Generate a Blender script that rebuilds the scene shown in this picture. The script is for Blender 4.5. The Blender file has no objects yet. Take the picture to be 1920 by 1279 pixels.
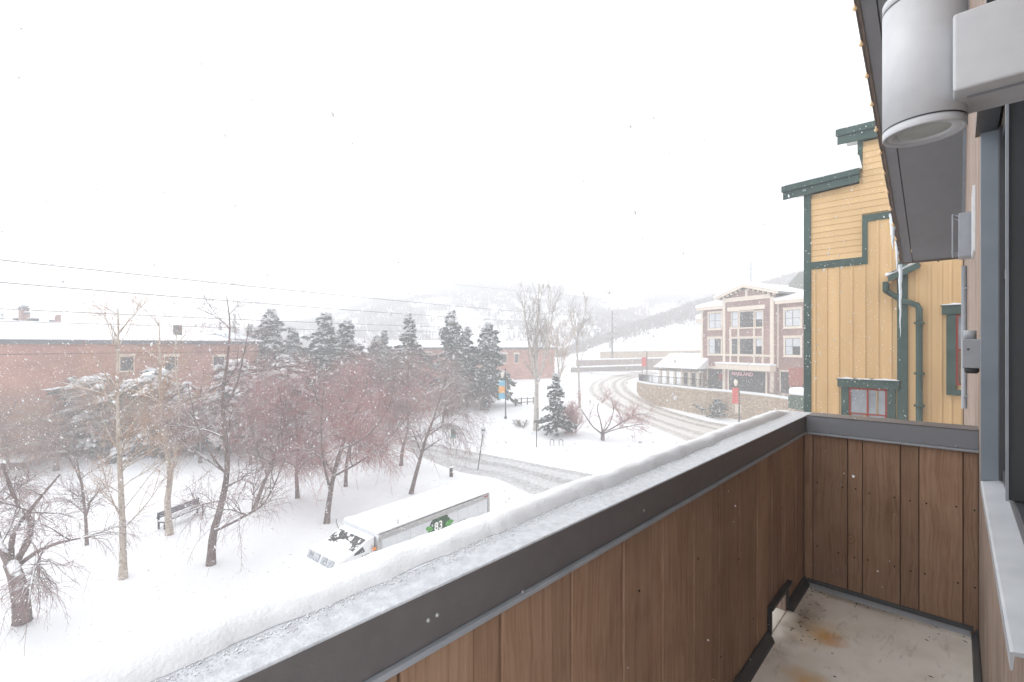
import bpy, math, random
import numpy as np
from mathutils import Vector, Matrix
from math import radians, sin, cos, pi, sqrt, atan2

# ------------------------------------------------------------------ camera, sky, sun, exposure
SC = bpy.context.scene
COL = SC.collection
E = 10.5                      # eye height above the snowy ground
FP = 875.0                    # focal length in photograph pixels (1920 wide)
CX, HY = 960.0, 648.0         # optical centre column, horizon row
cam_d = bpy.data.cameras.new("camera")
cam_d.sensor_width = 36.0
cam_d.lens = 36.0 * FP / 1920.0
cam_d.shift_y = (HY - 639.5) / 1920.0
cam_d.clip_start = 0.02
cam_d.clip_end = 3000
cam = bpy.data.objects.new("camera", cam_d)
COL.objects.link(cam)
cam.location = (0, 0, E)
cam.rotation_euler = (radians(90), 0, 0)
SC.camera = cam

SUN_EL, SUN_AZ = radians(48), radians(-60)
world = bpy.data.worlds.new("World")
SC.world = world
world.use_nodes = True
wn, wl = world.node_tree.nodes, world.node_tree.links
bg = wn["Background"]
sky = wn.new("ShaderNodeTexSky")
sky.sky_type = 'NISHITA'
sky.sun_disc = False
sky.sun_elevation = SUN_EL
sky.sun_rotation = SUN_AZ
sky.dust_density = 6.0
over = wn.new("ShaderNodeMix")          # a closed, even snow cloud veils the blue sky
over.data_type = 'RGBA'
over.inputs[0].default_value = 0.94
over.inputs[7].default_value = (11.0, 11.1, 11.25, 1)
wl.new(sky.outputs[0], over.inputs[6])
wl.new(over.outputs[2], bg.inputs[0])
bg.inputs[1].default_value = 0.1

sun_d = bpy.data.lights.new("sun", 'SUN')
sun_d.energy = 0.6
sun_d.angle = radians(25)
sun_d.color = (1.0, 0.98, 0.95)
sun = bpy.data.objects.new("sun", sun_d)
COL.objects.link(sun)
sd = Vector((sin(SUN_AZ) * cos(SUN_EL), cos(SUN_AZ) * cos(SUN_EL), sin(SUN_EL)))
sun.rotation_euler = (-sd).to_track_quat('-Z', 'Y').to_euler()

vs = SC.view_settings
vs.view_transform = 'Standard'
vs.look = 'None'
vs.exposure = 0.75
vs.gamma = 1.0
vs.use_curve_mapping = False
cy = SC.cycles
cy.max_bounces = 6
cy.diffuse_bounces = 4
cy.glossy_bounces = 3
cy.transmission_bounces = 4
cy.volume_bounces = 3
cy.use_denoising = True
cy.sample_clamp_indirect = 6

# ------------------------------------------------------------------ helpers
RNG = np.random.default_rng(7)
random.seed(7)

def K(x):
    return (x - CX) / FP

def P(x, y, Y):
    "world point seen at photograph pixel (x, y) at depth Y"
    return np.array((K(x) * Y, Y, E + (HY - y) / FP * Y))

def tagp(o, label=None, cat=None, group=None, kind=None):
    if label: o["label"] = label
    if cat: o["category"] = cat
    if group: o["group"] = group
    if kind: o["kind"] = kind
    return o

def empty(name, loc=(0, 0, 0), rz=0.0, parent=None):
    o = bpy.data.objects.new(name, None)
    COL.objects.link(o)
    o.location = tuple(loc)
    o.rotation_euler = (0, 0, rz)
    o.empty_display_size = 0.2
    if parent is not None:
        o.parent = parent
    return o

class MB:
    "collects shapes for ONE mesh object"
    def __init__(self):
        self.v, self.f, self.m = [], [], []
        self.mi = 0
    def add(self, vs_, fs):
        b = len(self.v)
        self.v += [tuple(map(float, p)) for p in vs_]
        self.f += [tuple(i + b for i in f) for f in fs]
        self.m += [self.mi] * len(fs)
        return self
    def box(self, x0, x1, y0, y1, z0, z1):
        if x0 > x1: x0, x1 = x1, x0
        if y0 > y1: y0, y1 = y1, y0
        if z0 > z1: z0, z1 = z1, z0
        return self.add([(x0,y0,z0),(x1,y0,z0),(x1,y1,z0),(x0,y1,z0),(x0,y0,z1),(x1,y0,z1),(x1,y1,z1),(x0,y1,z1)],
            [(0,3,2,1),(4,5,6,7),(0,1,5,4),(1,2,6,5),(2,3,7,6),(3,0,4,7)])
    def hexa(self, p):
        "eight corners: bottom ring of four, then top ring"
        return self.add(p, [(0,3,2,1),(4,5,6,7),(0,1,5,4),(1,2,6,5),(2,3,7,6),(3,0,4,7)])
    def prism(self, poly, a0, a1, axis='y'):
        "polygon in two axes swept along the third"
        n = len(poly)
        def mk(p, a):
            if axis == 'y': return (p[0], a, p[1])
            if axis == 'x': return (a, p[0], p[1])
            return (p[0], p[1], a)
        vs_ = [mk(p, a0) for p in poly] + [mk(p, a1) for p in poly]
        fs = [tuple(range(n)), tuple(range(2*n-1, n-1, -1))]
        fs += [(i, i+n, (i+1) % n + n, (i+1) % n) for i in range(n)]
        return self.add(vs_, fs)
    def bar(self, p, q, w, h=None):
        "square bar from p to q"
        p, q = Vector(p), Vector(q)
        h = h or w
        d = (q - p).normalized()
        up = Vector((0, 0, 1)) if abs(d.z) < .9 else Vector((1, 0, 0))
        a = d.cross(up).normalized(); b = a.cross(d)
        c = []
        for o in (p, q):
            for sx, sy in ((-1,-1),(1,-1),(1,1),(-1,1)):
                c.append(o + a * (sx * w / 2) + b * (sy * h / 2))
        return self.hexa(c)
    def tube(self, path, r, n=8, cap=True):
        path = [Vector(p) for p in path]
        k = len(path)
        rs = r if hasattr(r, '__len__') else [r] * k
        vs_, fs = [], []
        for i, p in enumerate(path):
            t = (path[min(i+1, k-1)] - path[max(i-1, 0)]).normalized()
            ref = Vector((0, 0, 1)) if abs(t.z) < .9 else Vector((1, 0, 0))
            a = t.cross(ref).normalized(); b = t.cross(a)
            for j in range(n):
                g = 2 * pi * j / n
                vs_.append(p + a * (cos(g) * rs[i]) + b * (sin(g) * rs[i]))
        for i in range(k - 1):
            for j in range(n):
                j2 = (j + 1) % n
                fs.append((i*n+j, i*n+j2, (i+1)*n+j2, (i+1)*n+j))
        if cap:
            fs.append(tuple(range(n)))
            fs.append(tuple(range(k*n-1, (k-1)*n-1, -1)))
        return self.add(vs_, fs)
    def lathe(self, prof, c=(0, 0, 0), n=24, cap=True):
        vs_, fs = [], []
        for r, z in prof:
            for j in range(n):
                g = 2 * pi * j / n
                vs_.append((c[0] + r*cos(g), c[1] + r*sin(g), c[2] + z))
        for i in range(len(prof) - 1):
            for j in range(n):
                j2 = (j + 1) % n
                fs.append((i*n+j, i*n+j2, (i+1)*n+j2, (i+1)*n+j))
        if cap and prof[0][0] > 1e-6: fs.append(tuple(range(n-1, -1, -1)))
        if cap and prof[-1][0] > 1e-6: fs.append(tuple(range((len(prof)-1)*n, len(prof)*n)))
        return self.add(vs_, fs)
    def build(self, name, mats, parent=None, smooth=False, bevel=0.0, loc=None, rz=0.0, seg=2):
        me = bpy.data.meshes.new(name)
        me.from_pydata(self.v, [], self.f)
        if not isinstance(mats, (list, tuple)): mats = [mats]
        for m_ in mats: me.materials.append(m_)
        if len(mats) > 1:
            me.polygons.foreach_set("material_index", self.m)
        if smooth:
            me.polygons.foreach_set("use_smooth", [True] * len(me.polygons))
        me.update()
        o = bpy.data.objects.new(name, me)
        COL.objects.link(o)
        if parent is not None: o.parent = parent
        if loc is not None:
            o.location = tuple(loc)
            o.rotation_euler = (0, 0, rz)
        if bevel:
            b = o.modifiers.new("bevel", 'BEVEL')
            b.width = bevel; b.segments = seg; b.limit_method = 'ANGLE'; b.angle_limit = radians(40)
            if smooth is False:
                me.polygons.foreach_set("use_smooth", [True] * len(me.polygons))
                w = o.modifiers.new("wn", 'WEIGHTED_NORMAL'); w.keep_sharp = False
        return o

def mesh_np(name, verts, faces, mats, parent=None, smooth=False, uv=None, mi=None):
    "fast mesh from numpy arrays, faces (F, k) all of one size"
    me = bpy.data.meshes.new(name)
    verts = np.ascontiguousarray(verts, dtype=np.float32)
    faces = np.ascontiguousarray(faces, dtype=np.int32)
    nf, k = faces.shape
    me.vertices.add(len(verts)); me.vertices.foreach_set("co", verts.ravel())
    me.loops.add(nf * k); me.loops.foreach_set("vertex_index", faces.ravel())
    me.polygons.add(nf)
    me.polygons.foreach_set("loop_start", np.arange(0, nf * k, k, dtype=np.int32))
    me.polygons.foreach_set("loop_total", np.full(nf, k, dtype=np.int32))
    if smooth: me.polygons.foreach_set("use_smooth", np.ones(nf, dtype=bool))
    if not isinstance(mats, (list, tuple)): mats = [mats]
    for m_ in mats: me.materials.append(m_)
    if mi is not None: me.polygons.foreach_set("material_index", np.ascontiguousarray(mi, dtype=np.int32))
    if uv is not None:
        l = me.uv_layers.new(name="UVMap")
        l.data.foreach_set("uv", np.ascontiguousarray(uv[faces.ravel()], dtype=np.float32).ravel())
    me.update(calc_edges=True)
    o = bpy.data.objects.new(name, me)
    COL.objects.link(o)
    if parent is not None: o.parent = parent
    return o

# ------------------------------------------------------------------ materials
def M(name, col, rough=.8, col2=None, scale=4.0, stretch=(1, 1, 1), bump=0.0, bscale=None, snow=0.0, spec=.3,
      metal=0.0, rand=0.0, detail=5.0, lo=.35, hi=.65):
    m = bpy.data.materials.new(name); m.use_nodes = True
    N, L = m.node_tree.nodes, m.node_tree.links
    b = N["Principled BSDF"]
    b.inputs["Roughness"].default_value = rough
    b.inputs["Specular IOR Level"].default_value = spec
    b.inputs["Metallic"].default_value = metal
    c4 = lambda c: (c[0], c[1], c[2], 1)
    b.inputs["Base Color"].default_value = c4(col)
    tc = N.new("ShaderNodeTexCoord"); mp = N.new("ShaderNodeMapping")
    mp.inputs["Scale"].default_value = stretch
    L.new(tc.outputs["Object"], mp.inputs["Vector"])
    out = None
    if col2 is not None:
        nz = N.new("ShaderNodeTexNoise"); nz.inputs["Scale"].default_value = scale; nz.inputs["Detail"].default_value = detail
        L.new(mp.outputs[0], nz.inputs["Vector"])
        r = N.new("ShaderNodeValToRGB")
        r.color_ramp.elements[0].position = lo; r.color_ramp.elements[0].color = c4(col)
        r.color_ramp.elements[1].position = hi; r.color_ramp.elements[1].color = c4(col2)
        L.new(nz.outputs["Fac"], r.inputs[0]); out = r.outputs[0]
    if rand:
        oi = N.new("ShaderNodeObjectInfo"); hs = N.new("ShaderNodeHueSaturation")
        mr = N.new("ShaderNodeMapRange"); mr.inputs[3].default_value = 1 - rand; mr.inputs[4].default_value = 1 + rand
        L.new(oi.outputs["Random"], mr.inputs[0]); L.new(mr.outputs[0], hs.inputs["Value"])
        if out is not None: L.new(out, hs.inputs["Color"])
        else: hs.inputs["Color"].default_value = c4(col)
        out = hs.outputs[0]
    if snow:
        ge = N.new("ShaderNodeNewGeometry"); sx = N.new("ShaderNodeSeparateXYZ"); L.new(ge.outputs["Normal"], sx.inputs[0])
        nz2 = N.new("ShaderNodeTexNoise"); nz2.inputs["Scale"].default_value = 3.0; nz2.inputs["Detail"].default_value = 3
        L.new(tc.outputs["Object"], nz2.inputs["Vector"])
        ad = N.new("ShaderNodeMath"); ad.operation = 'MULTIPLY_ADD'; ad.inputs[1].default_value = 1.2; 
        L.new(nz2.outputs["Fac"], ad.inputs[0]); L.new(sx.outputs[2], ad.inputs[2])
        mr = N.new("ShaderNodeMapRange"); mr.inputs[1].default_value = 1.75 - snow; mr.inputs[2].default_value = 1.95 - snow
        L.new(ad.outputs[0], mr.inputs[0])
        mx = N.new("ShaderNodeMix"); mx.data_type = 'RGBA'
        L.new(mr.outputs[0], mx.inputs[0])
        if out is not None: L.new(out, mx.inputs[6])
        else: mx.inputs[6].default_value = c4(col)
        mx.inputs[7].default_value = (.87, .89, .92, 1)
        out = mx.outputs[2]
    if out is not None: L.new(out, b.inputs["Base Color"])
    if bump:
        nb = N.new("ShaderNodeTexNoise"); nb.inputs["Scale"].default_value = bscale or scale * 3; nb.inputs["Detail"].default_value = 6
        L.new(mp.outputs[0], nb.inputs["Vector"])
        bp = N.new("ShaderNodeBump"); bp.inputs["Strength"].default_value = min(1, bump); bp.inputs["Distance"].default_value = .02
        L.new(nb.outputs["Fac"], bp.inputs["Height"]); L.new(bp.outputs[0], b.inputs["Normal"])
    return m

def wood(name, dark, mid, light, axis=2, knots=True):
    "rough-sawn stained boards, grain along one local axis"
    m = bpy.data.materials.new(name); m.use_nodes = True
    N, L = m.node_tree.nodes, m.node_tree.links
    b = N["Principled BSDF"]; b.inputs["Roughness"].default_value = .78; b.inputs["Specular IOR Level"].default_value = .25
    tc = N.new("ShaderNodeTexCoord"); oi = N.new("ShaderNodeObjectInfo")
    off = N.new("ShaderNodeCombineXYZ"); mu = N.new("ShaderNodeMath"); mu.operation = 'MULTIPLY'; mu.inputs[1].default_value = 40
    L.new(oi.outputs["Random"], mu.inputs[0])
    for i in range(3): L.new(mu.outputs[0], off.inputs[i])
    ad = N.new("ShaderNodeVectorMath"); ad.operation = 'ADD'
    L.new(tc.outputs["Object"], ad.inputs[0]); L.new(off.outputs[0], ad.inputs[1])
    # slow warp bends the grain round the knots
    wz = N.new("ShaderNodeTexNoise"); wz.inputs["Scale"].default_value = 3.0
    L.new(ad.outputs[0], wz.inputs["Vector"])
    vm = N.new("ShaderNodeVectorMath"); vm.operation = 'MULTIPLY_ADD'
    vm.inputs[1].default_value = (.05, .05, .05)
    L.new(wz.outputs["Color"], vm.inputs[0]); L.new(ad.outputs[0], vm.inputs[2])
    mp = N.new("ShaderNodeMapping"); s = [85, 85, 85]; s[axis] = 2.2; mp.inputs["Scale"].default_value = s
    L.new(vm.outputs[0], mp.inputs["Vector"])
    g = N.new("ShaderNodeTexNoise"); g.inputs["Scale"].default_value = 1.0; g.inputs["Detail"].default_value = 7; g.inputs["Roughness"].default_value = .65
    L.new(mp.outputs[0], g.inputs["Vector"])
    blo = N.new("ShaderNodeTexNoise"); blo.inputs["Scale"].default_value = 5.0; blo.inputs["Detail"].default_value = 4
    L.new(ad.outputs[0], blo.inputs["Vector"])
    mixf = N.new("ShaderNodeMath"); mixf.operation = 'MULTIPLY_ADD'; mixf.inputs[1].default_value = .32
    L.new(blo.outputs["Fac"], mixf.inputs[0])
    half = N.new("ShaderNodeMath"); half.operation = 'MULTIPLY'; half.inputs[1].default_value = .72
    L.new(g.outputs["Fac"], half.inputs[0]); L.new(half.outputs[0], mixf.inputs[2])
    r = N.new("ShaderNodeValToRGB"); e = r.color_ramp.elements
    e[0].position = .36; e[0].color = (*dark, 1); e[1].position = .68; e[1].color = (*light, 1)
    x = e.new(.52); x.color = (*mid, 1)
    L.new(mixf.outputs[0], r.inputs[0])
    out = r.outputs[0]
    if knots:
        ks = [3.6, 3.6, 3.6]; ks[axis] = 2.6
        km = N.new("ShaderNodeMapping"); km.inputs["Scale"].default_value = ks; L.new(vm.outputs[0], km.inputs["Vector"])
        vo = N.new("ShaderNodeTexVoronoi"); vo.inputs["Scale"].default_value = 1.0; L.new(km.outputs[0], vo.inputs["Vector"])
        kr = N.new("ShaderNodeValToRGB"); ke = kr.color_ramp.elements
        ke[0].position = .035; ke[0].color = (.55, .55, .55, 1); ke[1].position = .10; ke[1].color = (1, 1, 1, 1)
        z = ke.new(.06); z.color = (1.35, 1.2, 1.1, 1); z2 = ke.new(.085); z2.color = (.62, .58, .55, 1)
        L.new(vo.outputs["Distance"], kr.inputs[0])
        mx = N.new("ShaderNodeMix"); mx.data_type = 'RGBA'; mx.blend_type = 'MULTIPLY'; mx.inputs[0].default_value = .6
        L.new(out, mx.inputs[6]); L.new(kr.outputs[0], mx.inputs[7]); out = mx.outputs[2]
    hs = N.new("ShaderNodeHueSaturation"); mr = N.new("ShaderNodeMapRange"); mr.inputs[3].default_value = .86; mr.inputs[4].default_value = 1.14
    L.new(oi.outputs["Random"], mr.inputs[0]); L.new(mr.outputs[0], hs.inputs["Value"]); L.new(out, hs.inputs["Color"])
    L.new(hs.outputs[0], b.inputs["Base Color"])
    bp = N.new("ShaderNodeBump"); bp.inputs["Strength"].default_value = .5; bp.inputs["Distance"].default_value = .003
    L.new(g.outputs["Fac"], bp.inputs["Height"]); L.new(bp.outputs[0], b.inputs["Normal"])
    return m

def brick(name, c1, c2, mortar, sc=1.0, bw=.22, bh=.075):
    m = bpy.data.materials.new(name); m.use_nodes = True
    N, L = m.node_tree.nodes, m.node_tree.links
    b = N["Principled BSDF"]; b.inputs["Roughness"].default_value = .9; b.inputs["Specular IOR Level"].default_value = .15
    tc = N.new("ShaderNodeTexCoord"); sp = N.new("ShaderNodeSeparateXYZ"); cb = N.new("ShaderNodeCombineXYZ")
    L.new(tc.outputs["Object"], sp.inputs[0])
    ay = N.new("ShaderNodeMath"); L.new(sp.outputs[0], ay.inputs[0]); L.new(sp.outputs[1], ay.inputs[1])
    L.new(ay.outputs[0], cb.inputs[0]); L.new(sp.outputs[2], cb.inputs[1])
    t = N.new("ShaderNodeTexBrick"); t.inputs["Scale"].default_value = sc
    t.inputs["Brick Width"].default_value = bw; t.inputs["Row Height"].default_value = bh; t.inputs["Mortar Size"].default_value = .008
    t.inputs["Color1"].default_value = (*c1, 1); t.inputs["Color2"].default_value = (*c2, 1); t.inputs["Mortar"].default_value = (*mortar, 1)
    L.new(cb.outputs[0], t.inputs["Vector"])
    nz = N.new("ShaderNodeTexNoise"); nz.inputs["Scale"].default_value = .5; nz.inputs["Detail"].default_value = 6
    L.new(tc.outputs["Object"], nz.inputs["Vector"])
    mr = N.new("ShaderNodeMapRange"); mr.inputs[1].default_value = .3; mr.inputs[2].default_value = .7; mr.inputs[3].default_value = .8; mr.inputs[4].default_value = 1.2
    L.new(nz.outputs["Fac"], mr.inputs[0])
    hs = N.new("ShaderNodeHueSaturation"); L.new(mr.outputs[0], hs.inputs["Value"]); L.new(t.outputs["Color"], hs.inputs["Color"])
    L.new(hs.outputs[0], b.inputs["Base Color"])
    return m

def stone(name):
    m = bpy.data.materials.new(name); m.use_nodes = True
    N, L = m.node_tree.nodes, m.node_tree.links
    b = N["Principled BSDF"]; b.inputs["Roughness"].default_value = .9; b.inputs["Specular IOR Level"].default_value = .15
    tc = N.new("ShaderNodeTexCoord"); mp = N.new("ShaderNodeMapping"); mp.inputs["Scale"].default_value = (3.6, 3.6, 6.5)
    L.new(tc.outputs["Object"], mp.inputs[0])
    vo = N.new("ShaderNodeTexVoronoi"); vo.inputs["Scale"].default_value = 1.0; L.new(mp.outputs[0], vo.inputs["Vector"])
    r = N.new("ShaderNodeValToRGB"); e = r.color_ramp.elements
    e[0].position = .1; e[0].color = (.34, .255, .18, 1); e[1].position = .9; e[1].color = (.56, .45, .335, 1)
    x = e.new(.5); x.color = (.46, .355, .26, 1)
    sp = N.new("ShaderNodeSeparateColor"); L.new(vo.outputs["Color"], sp.inputs[0]); L.new(sp.outputs[0], r.inputs[0])
    ve = N.new("ShaderNodeTexVoronoi"); ve.feature = 'DISTANCE_TO_EDGE'; ve.inputs["Scale"].default_value = 1.0; L.new(mp.outputs[0], ve.inputs["Vector"])
    er = N.new("ShaderNodeMapRange"); er.inputs[1].default_value = .0; er.inputs[2].default_value = .07
    L.new(ve.outputs["Distance"], er.inputs[0])
    mx = N.new("ShaderNodeMix"); mx.data_type = 'RGBA'; mx.inputs[6].default_value = (.25, .20, .155, 1)
    L.new(er.outputs[0], mx.inputs[0]); L.new(r.outputs[0], mx.inputs[7]); L.new(mx.outputs[2], b.inputs["Base Color"])
    bp = N.new("ShaderNodeBump"); bp.inputs["Strength"].default_value = .8; bp.inputs["Distance"].default_value = .05
    L.new(er.outputs[0], bp.inputs["Height"]); L.new(bp.outputs[0], b.inputs["Normal"])
    return m

SNOW = M("snow", (.79, .805, .825), .75, (.75, .77, .80), .35, bump=.35, bscale=2.5, spec=.2)
SNOWF = M("fresh_snow", (.81, .825, .845), .8, (.78, .80, .83), 9, bump=.22, bscale=150, spec=.2)
PLANK = wood("stained_plank", (.222, .124, .077), (.308, .191, .124), (.372, .244, .165))
SIDING = wood("weathered_siding", (.20, .145, .115), (.30, .23, .19), (.40, .32, .27), knots=False)
RAIL = M("dark_metal_trim", (.112, .104, .106), .42, (.125, .116, .118), 30, bump=.05, bscale=200, spec=.5)
TRIM = M("grey_metal_trim", (.26, .28, .31), .45, (.30, .32, .35), 12, spec=.5)
TRIMB = M("blue_grey_frame", (.20, .23, .265), .5, (.23, .26, .295), 8, spec=.4)
DARKM = M("charcoal_metal", (.03, .032, .037), .45, spec=.5)
DARKF = M("dark_sash", (.045, .046, .052), .4, spec=.5)
SOFF = M("soffit_paint", (.14, .142, .152), .6, (.15, .152, .162), 6)
FASC = M("brown_fascia", (.10, .07, .055), .7, (.14, .10, .08), 5)
GLASS = M("window_glass", (.025, .03, .036), .06, spec=.9)
PALEPANE = M("pale_window_pane", (.60, .63, .66), .12, (.50, .53, .57), 3, spec=.6)  # pale panes set among the dark glass ones
LAMP = M("silver_powder_coat", (.50, .51, .53), .5, (.53, .54, .56), 40, bump=.03, bscale=400, spec=.4)
YEL = M("yellow_siding", (.575, .392, .205), .65, (.645, .447, .24), 1.5, (1, 1, .3), rand=.06, bump=.06, bscale=30)
GRN = M("green_trim", (.047, .082, .073), .6, (.066, .104, .094), 3, rand=.05)
REDF = M("red_sash", (.28, .05, .035), .5)
CREAM = M("cream_trim", (.66, .58, .49), .7, (.72, .64, .55), 3)
BRK1 = brick("rose_brick", (.25, .14, .125), (.31, .18, .16), (.34, .27, .25))
BRK2 = brick("red_brick", (.36, .145, .10), (.43, .19, .135), (.40, .29, .25))
STONE = stone("sandstone_wall")
BARK = M("grey_bark", (.125, .092, .085), .9, (.22, .175, .165), 9, (1, 1, .35), bump=.6, bscale=25, snow=.60)
BIRCH = M("pale_bark", (.48, .42, .36), .85, (.26, .20, .16), 7, (1, 1, 1.2), bump=.3, snow=.42, lo=.45, hi=.7)
ASPEN = M("aspen_bark", (.50, .47, .43), .85, (.30, .27, .245), 5, bump=.3, snow=.5, lo=.45, hi=.7)
TWIGR = M("red_twigs", (.34, .155, .15), .85, (.43, .23, .22), 1.2, snow=.16)
TWIGM = M("mauve_twigs", (.255, .17, .168), .85, (.33, .235, .23), 1.2, snow=.18)
TWIGT = M("tan_twigs", (.38, .23, .155), .85, (.46, .31, .22), 1.2, snow=.16)
TWIGG = M("grey_twigs", (.19, .16, .135), .85, (.27, .235, .205), 1.2, snow=.28)
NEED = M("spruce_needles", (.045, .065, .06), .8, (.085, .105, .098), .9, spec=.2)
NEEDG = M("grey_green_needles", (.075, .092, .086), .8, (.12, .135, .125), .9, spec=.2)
BLACK = M("black_plastic", (.012, .012, .014), .4, spec=.5)
POLE = M("dark_pole", (.03, .03, .032), .5, spec=.4)
WHITEP = M("white_paint", (.74, .76, .79), .35, (.70, .72, .75), 3, spec=.5)
ALU = M("aluminium", (.36, .36, .37), .4, (.44, .44, .45), 6, metal=.4)
AMBER = M("amber_lens", (.75, .24, .03), .25, spec=.6)
REDL = M("red_lens", (.28, .02, .02), .3)
FLAKE = M("snowflake", (.94, .95, .97), .9, spec=.1)
_n, _l = FLAKE.node_tree.nodes, FLAKE.node_tree.links
_t = _n.new("ShaderNodeBsdfTranslucent"); _t.inputs[0].default_value = (.97, .97, .98, 1)
_m = _n.new("ShaderNodeMixShader"); _m.inputs[0].default_value = .55
_l.new(_n["Principled BSDF"].outputs[0], _m.inputs[1]); _l.new(_t.outputs[0], _m.inputs[2]); _l.new(_m.outputs[0], _n["Material Output"].inputs[0])
ICE = M("ice", (.78, .83, .88), .12, (.66, .73, .80), 14, spec=.7)
REDB = M("red_banner", (.56, .06, .05), .7, (.62, .12, .10), 3)
CYANB = M("blue_banner", (.12, .42, .58), .7)
ORGB = M("orange_banner", (.80, .36, .07), .7)
GLOBE = M("lamp_globe", (.70, .66, .58), .25, spec=.5)

# ------------------------------------------------------------------ ground, roads, hills
def snoise(x, y, s=0):
    "smooth rolling noise, -1..1"
    return (np.sin(x*.31+s)*np.cos(y*.27+1.3*s) + .6*np.sin(x*.73+y*.41+2*s) + .4*np.cos(x*.9-y*1.17+s) + .25*np.sin(2.1*x+1.7*y+s)) / 2.25

RY = np.array([-50, 38, 50, 60, 70, 90, 120, 160, 420.0])
RZ = np.array([0, 0, .45, 1.4, 2.35, 3.6, 4.7, 6.0, 8.0])
def gz0(x, y):
    return np.interp(y, RY, RZ)

def G(x, y, lift=0.0):
    "ground point under photograph pixel (x, y)"
    Y = 30.0
    for _ in range(60):
        z = float(gz0(K(x)*Y, Y)) + lift
        Y = .5*Y + .5*min(400, FP * (E - z) / max(1, (y - HY)))
    return np.array((K(x)*Y, Y, float(gz0(K(x)*Y, Y))))

def resample(pts, n):
    pts = np.array(pts, float)
    # Catmull-Rom through the points
    q = np.vstack([2*pts[0]-pts[1], pts, 2*pts[-1]-pts[-2]])
    out = []
    for i in range(1, len(q)-2):
        t = np.linspace(0, 1, 24, endpoint=False)[:, None]
        p0, p1, p2, p3 = q[i-1], q[i], q[i+1], q[i+2]
        out.append(.5*((2*p1)+(-p0+p2)*t+(2*p0-5*p1+4*p2-p3)*t**2+(-p0+3*p1-3*p2+p3)*t**3))
    c = np.vstack(out+[pts[-1:]])
    d = np.r_[0, np.cumsum(np.linalg.norm(np.diff(c, axis=0), axis=1))]
    return np.stack([np.interp(np.linspace(0, d[-1], n), d, c[:, j]) for j in range(c.shape[1])], 1)

ROADS = []
def road_pts(lpx, rpx, n):
    L_ = resample([G(*p)[:2] for p in lpx], n); R_ = resample([G(*p)[:2] for p in rpx], n)
    ROADS.append((L_, R_))
    return L_, R_
main_l = [(1420, 872), (1290, 829), (1210, 796), (1150, 770), (1112, 747), (1099, 729), (1113, 713), (1155, 702), (1215, 695)]
main_r = [(1560, 838), (1420, 803), (1335, 788), (1262, 768), (1212, 747), (1186, 729), (1181, 716), (1200, 707), (1240, 700)]
drv_l = [(760, 822), (901, 846), (1010, 866), (1125, 886), (1300, 920)]
drv_r = [(760, 842), (850, 881), (930, 897), (1000, 930), (1200, 1010)]
st_l = [(640, 772), (760, 768), (870, 759), (960, 740), (1040, 728)]
st_r = [(640, 788), (760, 782), (870, 770), (960, 752), (1050, 738)]
tr_l = [(850, 873), (920, 885), (968, 906), (1020, 926), (1090, 950)]
tr_r = [(845, 880), (915, 893), (960, 915), (1010, 936), (1080, 965)]
RN = 140
RD = [road_pts(main_l, main_r, RN), road_pts(drv_l, drv_r, RN), road_pts(st_l, st_r, RN)]

def road_mask(X, Y):
    "1 inside a road, easing to 0 within about 1.2 m of its edge"
    m = np.zeros(X.shape)
    for L_, R_ in RD:
        c = (L_+R_)/2; h = np.linalg.norm(L_-R_, axis=1)/2
        for i in range(0, RN, 2):
            d = np.hypot(X-c[i, 0], Y-c[i, 1])
            m = np.maximum(m, np.clip((h[i]+.8-d)/1.2, 0, 1))
    return m

def spaced(a, b, c, d, fine, ncoarse):
    left = c - (c-a)*np.linspace(1, 0, ncoarse, endpoint=False)**2.2
    mid = np.arange(c, b, fine)
    right = b + (d-b)*np.linspace(0, 1, ncoarse)**2.2
    return np.r_[left, mid, right]

gx = spaced(-430, 48, -30, 430, .55, 40)
gy = spaced(-25, 100, 10, 400, .55, 34)
XX, YY = np.meshgrid(gx, gy)
TRUCK_C = (-5.4, 21.0)
def bumps(X, Y):
    far = np.clip((Y-10)/30, .3, 1)
    b = .10*snoise(X, Y)+.05*snoise(2.3*X, 2.1*Y, 2)+.025*snoise(6*X, 5*Y, 4)
    # plough banks beside the driveway and in front of the parked truck
    b += .45*np.exp(-(((X-3.0)/3.2)**2+((Y-30.0)/1.6)**2))
    b += .55*np.exp(-(((X-0.9)/2.2)**2+((Y-24.5)/1.7)**2))
    b += .9*np.exp(-(((X-12)/6)**2+((Y-41)/3.0)**2))
    return b*far
rm = road_mask(XX, YY)
ZZ = gz0(XX, YY)+bumps(XX, YY)*(1-rm)-.16*rm
gv = np.stack([XX, YY, ZZ], -1).reshape(-1, 3)
ny_, nx_ = XX.shape
idx = np.arange(ny_*nx_).reshape(ny_, nx_)
gf = np.stack([idx[:-1, :-1], idx[:-1, 1:], idx[1:, 1:], idx[1:, :-1]], -1).reshape(-1, 4)
tagp(mesh_np("ground", gv, gf, SNOW, smooth=True), kind="structure")
def gz(x, y):
    return float(gz0(x, y)) + float(bumps(np.array(x), np.array(y)))

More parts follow.
